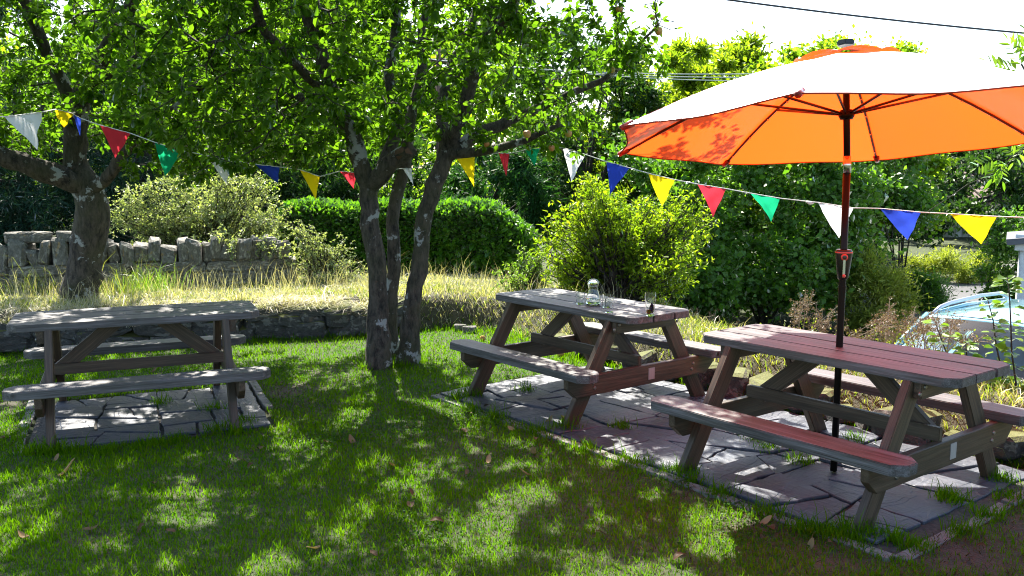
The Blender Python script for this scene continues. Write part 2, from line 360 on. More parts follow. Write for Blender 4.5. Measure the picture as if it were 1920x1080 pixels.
def blade_mesh(name, P, H, W, lean, var, curl=.5):
    n = len(P); a = rng.uniform(0, 2 * np.pi, n); S = np.stack([np.cos(a), np.sin(a), 0 * a], 1)
    b = rng.uniform(0, 2 * np.pi, n); Ld = np.stack([np.cos(b), np.sin(b), 0 * b], 1) * np.asarray(lean)[:, None]
    H = np.asarray(H)[:, None]; W = np.asarray(W)[:, None]; Z = np.array([[0, 0, 1.0]])
    mid = P + Z * H * .6 + Ld * H * .35
    tip = P + Z * H * (1 - .25 * np.linalg.norm(Ld, axis=1, keepdims=True)) + Ld * H * (.35 + curl)
    V = np.stack([P - S * W * .5, P + S * W * .5, mid + S * W * .38, mid - S * W * .38, tip], 1).reshape(-1, 3)
    i = np.arange(n)[:, None] * 5
    return npmesh(name, V, [i + np.array([[0, 1, 2, 3]]), i + np.array([[3, 2, 4]])], [var, var])

# ------------------------------------------------------------------ terrain
EDGE = np.array([(-30, 2.2), (-9, 7.4), (-4.85, 8.65), (-3.56, 9.06), (-2.59, 9.44), (-1.5, 9.62), (-.66, 10.0), (-.1, 9.8), (.45, 8.75), (1.32, 7.55), (2.0, 6.6), (2.68, 5.72), (3.3, 4.9), (4.4, 3.4), (9, -3), (30, -30)], float)
def sdist(X, Y):
    """signed distance beyond the garden's back edge (positive on the bank and the road side)"""
    P = np.stack([X, Y], -1); best = np.full(X.shape, 1e9); sg = np.zeros(X.shape)
    for a, b in zip(EDGE[:-1], EDGE[1:]):
        d = b - a; L2 = d @ d; tt = np.clip(((P - a) @ d) / L2, 0, 1); q = a + tt[..., None] * d
        dist = np.linalg.norm(P - q, axis=-1); cr = d[0] * (P[..., 1] - a[1]) - d[1] * (P[..., 0] - a[0])
        m = dist < best - 1e-9; best = np.where(m, dist, best); sg = np.where(m, np.sign(cr), sg)
    return best * np.where(sg == 0, 1, sg)
def sstep(a, b, x): t = np.clip((x - a) / (b - a), 0, 1); return t * t * (3 - 2 * t)
ROAD_Z = -1.15
def height(X, Y):
    X = np.asarray(X, float); Y = np.asarray(Y, float); s = sdist(X, Y)
    left = sstep(.4, -1.2, X)                              # 1 on the walled side
    rise = sstep(-.02, .16, s) * left + sstep(-.02, .32, s) * (1 - left)
    bank = (.37 * left + .29 * (1 - left)) * rise
    road_w = sstep(.6, 2.0, X + (Y - 10) * .12)            # how far the ground drops to the road
    sw = .8 + 3.0 * sstep(2.2, .6, X)
    drop = sstep(sw, sw + .55 + 1.6 * sstep(2.2, .6, X), s) * road_w
    far = sstep(16, 40, Y)
    lump = .02 * np.sin(X * 3.1 + 1.3) * np.sin(Y * 2.7) + .012 * np.sin(X * 7.3) * np.sin(Y * 6.1 + 2)
    z = bank * (1 - drop) + (ROAD_Z - .03) * drop + lump * sstep(0, .4, s) * (1 - drop)
    z = z - .012 * 0 + .008 * np.sin(X * 1.7) * np.sin(Y * 1.3) * (s < 0)
    return z - .4 * far * (1 - drop)
# paving rectangles in their own frames
YAW_R, C_R = -.908, np.array([1.876, 5.07]); YAW_L, C_L = .403, np.array([-2.648, 6.372]); C_M = np.array([.574, 6.896])
def uv(X, Y, C, yaw):
    dx, dy = X - C[0], Y - C[1]; return dx * math.cos(yaw) + dy * math.sin(yaw), -dx * math.sin(yaw) + dy * math.cos(yaw)
PAD_R = (-3.02, .80, -.77, .93); PAD_L = (-.70, .80, -.70, .62)
def inpad(X, Y, m=0.0):
    u, v = uv(X, Y, C_R, YAW_R); a = (u > PAD_R[0] - m) & (u < PAD_R[1] + m) & (v > PAD_R[2] - m) & (v < PAD_R[3] + m)
    u, v = uv(X, Y, C_L, YAW_L); b = (u > PAD_L[0] - m) & (u < PAD_L[1] + m) & (v > PAD_L[2] - m) & (v < PAD_L[3] + m)
    return a | b
SOIL = [(gz(545, 735), .30, .9), (gz(600, 700), .2, .5), (gz(1300, 930), .22, .55), (gz(1420, 985), .24, .6), (gz(1560, 1050), .26, .6), (gz(1800, 1040), .35, .95), (gz(1900, 1000), .3, .8),
        (gz(1000, 800), .2, .35), (gz(170, 1010), .14, .6), (gz(1150, 870), .2, .4), (gz(720, 690), .28, .6), (gz(15, 760), .2, .7), (gz(450, 850), .15, .5), (gz(1080, 950), .3, .3), (gz(900, 700), .2, .4), (gz(1130, 900), .45, .38), (gz(1000, 960), .35, .22), (gz(1200, 1000), .4, .35), (gz(560, 760), .35, .5), (gz(380, 905), .25, .4), (gz(860, 830), .3, .3)]
def soil_at(X, Y):
    v = np.zeros_like(X)
    for p, r, a in SOIL: v = np.maximum(v, a * np.exp(-((X - p[0]) ** 2 + (Y - p[1]) ** 2) / (r * r)))
    return v
def axis(lo, f0, f1, hi, df, growth=1.25):
    a = list(np.arange(f0, f1 + 1e-6, df)); st = df; x = f0
    while x > lo: st *= growth; x -= st; a.insert(0, x)
    st = df; x = a[-1]
    while x < hi: st *= growth; x += st; a.append(x)
    return np.array(a)
gx = axis(-400, -7, 8, 400, .09); gyy = axis(-60, 2, 14, 900, .09)
GX, GY = np.meshgrid(gx, gyy); GZ = height(GX, GY); GZ = np.where(inpad(GX, GY, .02), GZ * 0 - .03, GZ)
nx, ny = len(gx), len(gyy); i = np.arange(ny - 1)[:, None] * nx + np.arange(nx - 1)[None]
q = np.stack([i, i + 1, i + nx + 1, i + nx], -1).reshape(-1, 4)
gm = npmesh('ground', np.stack([GX, GY, GZ], -1), [q], smooth=True)
S_ = sdist(GX, GY); so = np.clip(soil_at(GX, GY) + .55 * sstep(-.1, .05, S_) * (1 - sstep(.5, .9, S_)), 0, 1)
a = gm.attributes.new('soil', 'FLOAT', 'POINT'); a.data.foreach_set('value', so.ravel().astype(np.float32))
tag(link('ground', gm, M['ground']), 'earth of the pub garden, its raised bank and the land beyond', 'ground', kind='structure')
rp = [(2.2, 7.9), (2.9, 9.6), (4.6, 13.2), (7.2, 17.5), (10, 21.9), (14.3, 27), (30, 42), (44, 40), (22, 16), (12, 5), (7.2, 1.2), (5.6, 3.2), (4.4, 4.9), (3.3, 6.4)]
bm = bmesh.new(); bm.faces.new([bm.verts.new((x, y, ROAD_Z)) for x, y in rp]); bmesh.ops.triangulate(bm, faces=bm.faces); rm = bpy.data.meshes.new('road'); bm.to_mesh(rm); bm.free()
tag(link('road', rm, M['asphalt']), 'grey asphalt lane below the bank, curving away past the hedge', 'road', kind='structure')

# ------------------------------------------------------------------ paving
def clip(poly, p, n):
    out = []
    for i in range(len(poly)):
        a, b = poly[i], poly[(i + 1) % len(poly)]; da, db = (a - p) @ n, (b - p) @ n
        if da >= 0: out.append(a)
        if (da >= 0) != (db >= 0): out.append(a + (b - a) * (da / (da - db)))
    return out
def area(p): return .5 * abs(sum(p[i][0] * p[(i + 1) % len(p)][1] - p[(i + 1) % len(p)][0] * p[i][1] for i in range(len(p))))
def split(poly, amin, amax, out, rs):
    A = area(poly)
    if A < amin or (A < amax and rs.random() < .45): out.append(poly); return
    P = np.array(poly); c = P.mean(0) + rs.normal(size=2) * .08 * math.sqrt(A)
    ex = P.max(0) - P.min(0); ax = np.array([1., 0]) if ex[0] > ex[1] * .9 else np.array([0, 1.])
    an = rs.normal() * .24; n = np.array([ax[0] * math.cos(an) - ax[1] * math.sin(an), ax[0] * math.sin(an) + ax[1] * math.cos(an)])
    for sg in (1, -1):
        q = clip(poly, c, n * sg)
        if len(q) >= 3 and area(q) > .004: split(q, amin, amax, out, rs)
def inset(poly, d):
    P = [np.array(p) for p in poly]; A2 = sum(P[i][0] * P[(i + 1) % len(P)][1] - P[(i + 1) % len(P)][0] * P[i][1] for i in range(len(P)))
    if A2 < 0: P = P[::-1]
    out = list(P)
    for i in range(len(P)):
        a, b = P[i], P[(i + 1) % len(P)]; e = b - a; L = np.linalg.norm(e)
        if L < 1e-6: continue
        n = np.array([-e[1], e[0]]) / L; out = clip(out, a + n * d, n)
        if len(out) < 3: return None
    return out
def roughen(poly, rs, k=.010):
    out = []
    for i in range(len(poly)):
        a, b = poly[i], poly[(i + 1) % len(poly)]; L = np.linalg.norm(b - a)
        if L < .02: continue
        out.append(a + rs.normal(size=2) * k * .3)
        m = int(L / .085)
        for j in range(m): out.append(a + (b - a) * ((j + 1) / (m + 1)) + rs.normal(size=2) * k * .55)
    return out
def paving(label, C, yaw, pad, seed, courses, kerbs):
    rs = np.random.default_rng(seed)
    u0, u1, v0, v1 = pad
    base = link('paving', box('paving_bed', ((u0 + u1) / 2, (v0 + v1) / 2, -.03), (u1 - u0, v1 - v0, .062)), M['mortar'])
    base.location = (C[0], C[1], 0); base.rotation_euler = (0, 0, yaw); tag(base, label, 'paving', kind='structure')
    polys = []
    for (a, b, c_, d_) in courses: split([np.array(p) for p in ((a, c_), (b, c_), (b, d_), (a, d_))], .085, .26, polys, rs)
    for p in polys:
        q = inset(p, rs.uniform(.004, .011))
        if q is None or area(q) < .006: continue
        q = roughen(q, rs)
        if len(q) < 3: continue
        c = np.mean(q, 0); z = .010 + rs.uniform(0, .016)
        me = prism('flagstone', [x - c for x in q], -.02, 0, .004)
        o = link('flagstone', me, M['slate'], base, Matrix.Translation((c[0], c[1], z)) @ Matrix.Rotation(rs.normal() * .011, 4, 'X') @ Matrix.Rotation(rs.normal() * .011, 4, 'Y'))
    for (x0, y0, x1, y1, wd) in kerbs:
        L = math.hypot(x1 - x0, y1 - y0); a = math.atan2(y1 - y0, x1 - x0); pos = 0
        while pos < L - .05:
            l = min(rs.uniform(.38, .75), L - pos); k = pos + l / 2
            me = box('kerb_stone', None, (l - .008, wd, .08), .006)
            link('kerb_stone', me, M['kerb'], base, Matrix.Translation((x0 + math.cos(a) * k, y0 + math.sin(a) * k, -.026 + rs.normal() * .007)) @ Matrix.Rotation(a + rs.normal() * .022, 4, 'Z'))
            pos += l
    return base
paving('crazy paving of slate under the two tables beside the bank', C_R, YAW_R, PAD_R, 5, [(-3.0, -2.05, -.76, .92), (-2.05, -1.1, -.76, .92), (-1.1, -.2, -.76, .92), (-.2, .70, -.76, .92)],
       [(.83, -.80, .83, .95, .07), (-3.0, -.815, .80, -.815, .07)])
paving('crazy paving of slate under the table beside the mossy wall', C_L, YAW_L, PAD_L, 9, [(-.60, .1, -.69, .61), (.1, .80, -.69, .61)],
       [(-.76, -.66, -.76, 1.1, .07), (.845, -.2, .845, .95, .06)])

# ------------------------------------------------------------------ picnic tables
def chamfer_plank(name, L, Wd, T, ch, bev=.006, n=3):
    """ch: chamfer at (-x-y, +x-y, +x+y, -x+y)"""
    x, y = L / 2, Wd / 2; p = []
    for (sx, sy, c) in ((-1, -1, ch[0]), (1, -1, ch[1]), (1, 1, ch[2]), (-1, 1, ch[3])):
        if c: p += ([(sx * x, sy * (y - c)), (sx * (x - c), sy * y)] if sx * sy > 0 else [(sx * (x - c), sy * y), (sx * x, sy * (y - c))])
        else: p.append((sx * x, sy * y))
    return prism(name, p, -T / 2, T / 2, bev, 2)
def xmat(o, d, upv):
    """matrix with local X along d, local Z near upv"""
    d = Vector(d).normalized(); u = Vector(upv); yv = u.cross(d).normalized(); z = d.cross(yv)
    m = Matrix(((d.x, yv.x, z.x), (d.y, yv.y, z.y), (d.z, yv.z, z.z))).to_4x4(); m.translation = Vector(o); return m
TL, TW, TH, HB, BO, BW, FF, LF = 1.60, .634, .75, .41, .77, .20, .667, .557
bw = (TW - .022) / 3
T_ = {}
_cp = chamfer_plank
def chamfer_plank(n_, L_, W_, Th, ch, bev=.004, n=3): return _cp(n_, L_, W_, Th, ch, min(bev, .0045))
T_['mid'] = chamfer_plank('tabletop_board', TL, bw, .048, (0, 0, 0, 0)); T_['near'] = chamfer_plank('tabletop_board', TL, bw, .048, (.062, .062, 0, 0)); T_['far'] = chamfer_plank('tabletop_board', TL, bw, .048, (0, 0, .062, .062))
T_['bench'] = chamfer_plank('bench_board', TL, BW, .055, (.06, .06, .06, .06), .008)
T_['topb'] = chamfer_plank('top_bearer', .60, .045, .085, (0, 0, 0, 0), .004)
sb = [(-.745, .07), (-.745, .0), (-.665, -.07), (.665, -.07), (.745, 0), (.745, .07)]
me = prism('seat_bearer', sb, -.0225, .0225, .004, 1)
me.transform(Matrix.Rotation(math.pi / 2, 4, 'X')); T_['seatb'] = me
leglen = math.hypot(FF - .25, .70); T_['leg'] = chamfer_plank('leg', leglen + .03, .115, .048, (0, 0, 0, 0), .006)
bl = math.hypot(.40, .33); T_['brace'] = chamfer_plank('brace', bl, .095, .045, (0, 0, 0, 0), .004)
T_['rail'] = chamfer_plank('stretcher', 1.22, .035, .075, (0, 0, 0, 0), .004)
T_['bolt'] = lathe('bolt', [(.013, 0), (.013, .003), (.009, .008), (0, .009)], 10)
T_['plate'] = box('maker_plate', None, (.062, .003, .085))
def picnic_table(C, yaw, label, hole=False):
    t = empty('picnic_table', (C[0], C[1], 0.014), yaw); tag(t, label, 'picnic table', 'picnic tables in the garden')
    def P(k, m, mat='wood'): return link(T_[k].name.split('.')[0], T_[k], M[mat], t, m)
    zt = TH - .014 - .024
    for k, j in (('near', -1), ('mid', 0), ('far', 1)):
        P(k, Matrix.Translation((random.uniform(-.003, .003), j * (bw + .011), zt + random.uniform(-.001, .001))))
    if hole:
        h = lathe('hole_shade_disc', [(.024, 0), (.024, .0015), (0, .0016)], 16); link('hole_shade_disc', h, M['trim'], t, Matrix.Translation((0, 0, TH - .0135)))  # flat black disc on the board, painted shade for the open hole
    for s in (-1, 1):
        P('bench', Matrix.Translation((0, s * (BO - BW / 2), HB - .014 - .0275)))
    for e in (-1, 1):
        P('topb', xmat((e * (LF + .048), 0, zt - .024 - .0425), (0, 1, 0), (0, 0, 1)), 'wood_leg')
        P('seatb', Matrix.Translation((e * (LF + .048), 0, HB - .014 - .055 - .0705)) @ Matrix.Rotation(math.pi / 2, 4, 'Z'), 'wood_leg')
        for s in (-1, 1):
            d = Vector((0, -s * (FF - .25), .70)); mid = Vector((e * LF, s * (FF + .25) / 2, .35 - .006))
            P('leg', xmat(mid, d, (1, 0, 0)), 'wood_leg')
            for (z, dv) in ((.665, 0), (.635, .03), (.29, .02), (.25, -.02)):
                vv = s * (FF - (FF - .25) * z / .70 + dv)
                P('bolt', xmat((e * (LF + .0702), vv, z), (0, 1, 0), (e, 0, 0)), 'bolt')
        a = Vector((e * .14, 0, zt - .030)); b = Vector((e * .54, 0, zt - .030 - .33)); P('brace', xmat((a + b) / 2, (b - a), (0, 1, 0)) @ Matrix.Rotation(0, 4, 'X'), 'wood_leg')
    P('rail', Matrix.Translation((0, -.042, HB - .014 - .02)), 'wood_leg')
    P('plate', xmat((LF + .0722, .06, .275), (0, 1, 0), (0, 0, 1)), 'plate')
    return t
T_['plate'].transform(Matrix.Rotation(0, 4, 'X'))
picnic_table(C_L, YAW_L, 'weathered picnic table with empty parasol hole beside the mossy retaining wall', True)
picnic_table(C_M, YAW_R, 'weathered picnic table carrying the water jug and glasses')
picnic_table(C_R, YAW_R, 'weathered picnic table with the orange parasol standing through its top')

# ------------------------------------------------------------------ parasol
BULB = lathe('light_bulb', [(.0001, -.006), (.0055, -.004), (.0055, .004), (.0001, .004)], 8)
def parasol():
    PX, PY = 1.862, 5.085
    t = empty('parasol', (PX, PY, .02)); tag(t, 'open orange-red eight-rib parasol on a dark pole through the table', 'parasol')
    n = Vector((-.015, .116, .993)).normalized(); A = Vector((1.847, 5.155, 2.393)) - Vector((PX, PY, .02)); J = A - n * .62
    phi0, Rr, dr = -2.067, 1.347, .453
    e1 = Vector((0, 1, 0)).cross(n).normalized(); e2 = n.cross(e1)
    L3 = lambda v: (v.x, v.y, v.z)
    link('lower_pole', tube('lower_pole', [(0, 0, 0), (0, 0, .6), (0, 0, 1.2), L3(J)], .0195, 16), M['pole'], t)
    link('upper_pole', tube('upper_pole', [L3(J), L3(J + n * .3), L3(A - n * .02)], .0185, 16), M['pole'], t)
    jt = link('tilt_joint', tube('tilt_joint', [L3(J - n * .045), L3(J + n * .045)], .0215, 16), M['chrome'], t)
    rh = .34                                                    # runner sits this far below the apex
    Hb = A - n * rh
    link('runner_hub', tube('runner_hub', [L3(Hb - n * .03), L3(Hb - n * .01), L3(Hb + n * .02)], [.034, .044, .036], 16), M['pole'], t)
    link('crown_hub', tube('crown_hub', [L3(A - n * .06), L3(A - n * .02)], [.04, .035], 16), M['pole'], t)
    def rim(ang, f=1.0, inw=1.0):
        r = Rr * f * inw; d = dr * f - .05 * math.sin(math.pi * f) * 1.0
        return A - n * d + (e1 * math.cos(ang) + e2 * math.sin(ang)) * r
    NS, NR = 10, 12
    for k in range(8):
        a0, a1 = phi0 - k * math.pi / 4, phi0 - (k + 1) * math.pi / 4
        V, Fc = [], []
        for ii in range(NR + 1):
            f = .13 + .87 * ii / NR
            p0, p1 = rim(a0, f), rim(a1, f)
            for j in range(NS + 1):
                s = j / NS; p = p0.lerp(p1, s); bow = 4 * s * (1 - s)
                c = (p - A); rad = c - n * c.dot(n)
                p = p - rad * (.055 * bow * max(0, f - .45)) + n * (-.012 * bow * f + .004 * math.sin(9 * s + k) * f)
                V.append(L3(p))
        for ii in range(NR):
            for j in range(NS):
                q = ii * (NS + 1) + j; Fc.append((q, q + NS + 1, q + NS + 2, q + 1))
        pn = link('canopy_panel', mesh('canopy_panel', V, Fc, True), M['cloth'], t)
        link('hem', tube('hem', [V[NR * (NS + 1) + j] for j in range(NS + 1)], .0045, 6), M['hem'], pn)
        # rib, strut, pocket, lights
        off = n * -.014
        rp_ = [L3(rim(a0, f) + off) for f in np.linspace(.03, .985, 9)]
        rb = link('rib', tube('rib', rp_, .0085, 6), M['rib'], t)
        for f in (.42, .58, .74, .90): link('light_bulb', BULB, M['white'], rb, Matrix.Translation(rim(a0, f) + off * 1.9))
        sp = rim(a0, .50) + off
        d0 = (e1 * math.cos(a0) + e2 * math.sin(a0))
        link('strut', tube('strut', [L3(Hb + d0 * .03), L3(sp - n * .008)], .0080, 6), M['rib'], t)
        tip = rim(a0, 1.0)
        link('rib_pocket', tube('rib_pocket', [L3(rim(a0, .955) + off * .6), L3(tip + off * .5), L3(tip + d0 * .012)], [.022, .017, .006], 6), M['cloth'], t)
        # vent cap panel
        V, Fc = [], []
        for ii in range(5):
            f = .02 + .20 * ii / 4
            for j in range(7):
                s = j / 6; p0 = rim(a0, f); p1 = rim(a1, f); p = p0.lerp(p1, s); bow = 4 * s * (1 - s)
                p = p + n * (.012 + .006 * (ii / 4) + .022 * bow * (ii / 4) ** 2); V.append(L3(p))
        for ii in range(4):
            for j in range(6): q = ii * 7 + j; Fc.append((q, q + 7, q + 8, q + 1))
        link('vent_panel', mesh('vent_panel', V, Fc, True), M['cloth'], t)
    fm = prism('finial', [(.052 * math.cos(q * math.pi / 3), .052 * math.sin(q * math.pi / 3)) for q in range(6)], 0, .03, .006, 2)
    m4 = n.to_track_quat('Z', 'Y').to_matrix().to_4x4(); m4.translation = A + n * .035
    link('finial', fm, M['black'], t, m4)
    # crank housing at 1.18 m, handle towards the camera
    ck = link('crank_housing', lathe('crank_housing', [(.022, -.085), (.030, -.075), (.040, .0), (.047, .06), (.047, .075), (.040, .085), (.021, .088)], 20), M['black'], t, Matrix.Translation((0, 0, 1.20)))
    link('collar_ring', lathe('collar_ring', [(.0478, 0), (.0488, .004), (.0478, .008)], 20), M['badge'], ck, Matrix.Translation((0, 0, .066)))
    fd = Vector((-.25, -.97, 0)).normalized()
    link('crank_badge', lathe('crank_badge', [(.019, 0), (.019, .006), (.014, .010), (0, .010)], 18), M['badge'], ck, xmat(fd * .046 + Vector((0, 0, .045)), fd.cross(Vector((0, 0, 1))), fd))
    link('badge_hub', lathe('badge_hub', [(.011, 0), (.011, .004), (0, .005)], 18), M['black'], ck, xmat(fd * .0555 + Vector((0, 0, .045)), fd.cross(Vector((0, 0, 1))), fd))
    hd = box('crank_handle', None, (.014, .010, .095), .003); m = Matrix.Translation(fd * .050 + Vector((0, 0, -.01))) @ Matrix.Rotation(math.atan2(fd.y, fd.x) + math.pi / 2, 4, 'Z'); link('crank_handle', hd, M['chrome'], ck, m)
    link('crank_knob', lathe('crank_knob', [(.008, 0), (.010, .012), (.006, .02), (0, .02)], 12), M['badge'], ck, xmat(fd * .052 + Vector((0, 0, -.058)), fd.cross(Vector((0, 0, 1))), fd))
    link('pole_sleeve', lathe('pole_sleeve', [(.0198, -.02), (.0215, -.02), (.0215, .02), (.0198, .02)], 16), M['pole'], t, Matrix.Translation((0, 0, 1.06)))
parasol()

# ------------------------------------------------------------------ jug and glasses on the middle table
TOPZ = TH + .0005
def on_mid(px, py): p = gz(px, py, TH); return (p[0], p[1], TOPZ)
def glass_profile(r0, r1, h, w=.0022, bowl=None):
    out = [(0.0001, 0), (r0, 0)] + (bowl or []) + [(r1, h)]
    inn = [(r1 - w, h)] + [(a - w, b) for a, b in (bowl or [])[::-1]] + [(r0 - w, .007), (0.0001, .007)]
    return out + inn
def tumbler(px, py, label, h=.092, r=.034):
    o = link('water_glass', lathe('water_glass', glass_profile(r * .93, r, h), 24), M['glass']); o.location = on_mid(px, py)
    return tag(o, label, 'glass', 'tumblers beside the jug')
tumbler(1088, 570, 'short clear tumbler standing behind the jug on its handleless side')
tumbler(1137, 576, 'clear tumbler half hidden behind another tumbler near the jug', .098, .031)
tumbler(1142, 586, 'clear straight tumbler standing between the jug and the pint glass', .098, .031)
jl = on_mid(1112, 572)
j = empty('water_jug', jl); tag(j, 'clear glass carafe with lid, a third full of water', 'jug')
prof = [(0.0001, 0), (.045, 0), (.056, .012), (.058, .03), (.052, .06), (.043, .095), (.037, .12), (.036, .135), (.041, .150), (.044, .165)]
inner = [(a - .003, b) for a, b in prof[:1:-1]] + [(.042, .006), (0.0001, .006)]
link('jug_body', lathe('jug_body', prof + inner, 28), M['glass'], j)
wp = [(0.0001, .0065), (.042, .0065), (.0525, .014), (.0545, .03), (.0515, .045), (0.0001, .045)]
link('jug_water', lathe('jug_water', wp, 28), M['water'], j)
link('jug_lid', lathe('jug_lid', [(0.0001, .160), (.0375, .160), (.0375, .170), (.046, .171), (.044, .178), (.03, .190), (.012, .196), (0.0001, .197)], 24), M['glass'], j)
pt = empty('pint_glass', on_mid(1219, 592)); tag(pt, 'tall tulip pint glass with lemon and a dark napkin in it', 'glass')
link('glass_wall', lathe('glass_wall', glass_profile(.030, .037, .165, .0022, [(.030, .03), (.032, .07), (.038, .115), (.0395, .135)]), 24), M['glass'], pt)
bm = bmesh.new(); bmesh.ops.create_icosphere(bm, subdivisions=2, radius=.018)
for v in bm.verts: v.co = Vector((v.co.x * .9, v.co.y * .7, v.co.z * 1.9)) * (1 + .35 * math.sin(9 * v.co.x * 60 + v.co.z * 90))
me = bpy.data.meshes.new('napkin'); bm.to_mesh(me); bm.free(); link('napkin', me, M['napkin'], pt, Matrix.Translation((.008, .002, .050)))
link('lemon_slice', lathe('lemon_slice', [(0.0001, -.003), (.017, -.003), (.018, 0), (.017, .003), (0.0001, .003)], 18), M['lemon'], pt, xmat((-.011, -.008, .028), (.8, .3, .3), (-.4, -.9, .15)))

# ------------------------------------------------------------------ stones
def stone_meshes(n, seed):
    rs = np.random.default_rng(seed); out = []
    for k in range(n):
        bm = bmesh.new(); bmesh.ops.create_cube(bm, size=1.0)
        for v in bm.verts: v.co += Vector(rs.uniform(-.17, .17, 3))
        bmesh.ops.bevel(bm, geom=list(bm.edges), offset=.13, segments=1, affect='EDGES')
        for v in bm.verts: v.co += Vector(rs.uniform(-.03, .03, 3))
        me = bpy.data.meshes.new('stone'); bm.to_mesh(me); bm.free(); out.append(me)
    return out
SM = stone_meshes(9, 3); SM2 = stone_meshes(9, 4)
for m_ in SM: m_.materials.append(M['wallstone'])
for m_ in SM2: m_.materials.append(M['darkstone'])
rs = np.random.default_rng(21)
# high garden wall
a, b = np.array([-8.2, 9.8]), np.array([-2.80, 11.35]); d = b - a; L = np.linalg.norm(d); d /= L; wa = math.atan2(d[1], d[0]); wz0 = .25
wall = empty('stone_wall', (a[0], a[1], wz0), wa); tag(wall, 'lichen-spotted grey rubble wall with upright coping stones behind the bank', 'wall')
link('wall_core', box('wall_core', (L / 2, .0, .18), (L - .1, .26, .42)), M['mortar'], wall)
z = 0.0
for hgt in (.145, .13, .125):
    x = 0
    while x < L - .05:
        l = min(rs.uniform(.2, .46), L - x + .02)
        mm = Matrix.Translation((x + l / 2, -.11 + rs.normal() * .012, z + hgt / 2)) @ Matrix.Rotation(rs.normal() * .04, 4, 'Y') @ Matrix.Diagonal((l * 1.05, .16, hgt * 1.1, 1))
        link('stone', SM[rs.integers(9)], None, wall, mm); x += l
    z += hgt
for k in range(3):
    link('stone', SM[k], None, wall, Matrix.Translation((L + .01, 0, .07 + k * .135)) @ Matrix.Rotation(math.pi / 2, 4, 'Z') @ Matrix.Diagonal((.34, .16, .15, 1)))
x = 0
while x < L - .02:
    l = rs.uniform(.10, .21); hh = rs.uniform(.20, .34)
    link('coping_stone', SM[rs.integers(9)], None, wall, Matrix.Translation((x + l / 2, rs.normal() * .02, .395 + hh / 2 - .02)) @ Matrix.Rotation(rs.normal() * .14, 4, 'Y') @ Matrix.Rotation(rs.normal() * .1, 4, 'Z') @ Matrix.Diagonal((l * 1.10, .36, hh * 1.08, 1)))
    x += l
for k in range(7):
    xx = rs.uniform(2.5, L - 2.2); link('coping_stone', SM[rs.integers(9)], None, wall, Matrix.Translation((xx, 0, .72)) @ Matrix.Rotation(rs.uniform(0, 3), 4, 'Z') @ Matrix.Diagonal((.2, .18, .13, 1)))
# low retaining wall along the lawn's edge
lw = empty('retaining_wall', (-3.2, 9.2, 0)); tag(lw, 'low dark mossy dry-stone retaining wall along the back of the lawn', 'wall')
pl = EDGE[1:8]; seg = np.linalg.norm(np.diff(pl, axis=0), axis=1); cum = np.concatenate([[0], np.cumsum(seg)])
def along(s):
    k = min(np.searchsorted(cum, s, side='right') - 1, len(seg) - 1); q = pl[k] + (pl[k + 1] - pl[k]) * ((s - cum[k]) / seg[k]); dd = (pl[k + 1] - pl[k]) / seg[k]; return q, dd
s0 = 1.6; s1 = cum[4] + .15
for course, (z0, hh) in enumerate(((.05, .22), (.18, .18), (.27, .12))):
    s = s0 + course * .13
    while s < s1:
        l = rs.uniform(.16, .40) if rs.random() < .75 else rs.uniform(.4, .55); q, dd = along(min(s + l / 2, cum[-1])); h2 = hh * rs.uniform(.75, 1.3); o_ = rs.uniform(-.03, .07)
        link('stone', SM2[rs.integers(9)], None, lw, Matrix.Translation((q[0] + 3.2 - dd[1] * o_, q[1] - 9.2 + dd[0] * o_, z0 + rs.normal() * .02)) @ Matrix.Rotation(math.atan2(dd[1], dd[0]) + rs.normal() * .22, 4, 'Z') @ Matrix.Rotation(rs.normal() * .2, 4, 'Y') @ Matrix.Rotation(rs.normal() * .2, 4, 'X') @ Matrix.Diagonal((l * 1.12, rs.uniform(.18, .30), h2 * 1.1, 1)))
        s += l
# loose rocks at the foot of the bank beside the tables
for k in range(16):
    tt = k / 15; q = EDGE[8] * (1 - tt) + EDGE[12] * tt; tt2 = tt * 4; kk = min(int(tt2), 3); q = EDGE[8 + kk] + (EDGE[9 + kk] - EDGE[8 + kk]) * (tt2 - kk)
    sc = rs.uniform(.10, .24)
    o = link('bank_rock', SM2[rs.integers(9)], None, None, Matrix.Translation((q[0] + rs.normal() * .04, q[1] + rs.normal() * .04, sc * .3 + .02)) @ Matrix.Rotation(rs.uniform(0, 3), 4, 'Z') @ Matrix.Diagonal((sc * 1.5, sc, sc * .9, 1)))
    tag(o, 'dark rock bedded in the foot of the bank behind the tables', 'rock', 'rocks along the foot of the bank')
for (px, py) in ((862, 620), (880, 624), (1350, 600)):
    p = gz(px, py); o = link('bank_rock', SM[rs.integers(9)], None, None, Matrix.Translation((p[0], p[1], .03)) @ Matrix.Diagonal((.13, .1, .09, 1))) if px < 1000 else None
    if o: tag(o, 'pale stone lying in sunny grass at the foot of the bank', 'rock', 'pale stones in the sunny grass')
p = gz(741, 652); o = link('bank_rock', SM[2], None, None, Matrix.Translation((p[0], p[1] - .15, .05)) @ Matrix.Diagonal((.13, .12, .14, 1))); tag(o, 'small grey stone wedged between the apple tree stems', 'rock')

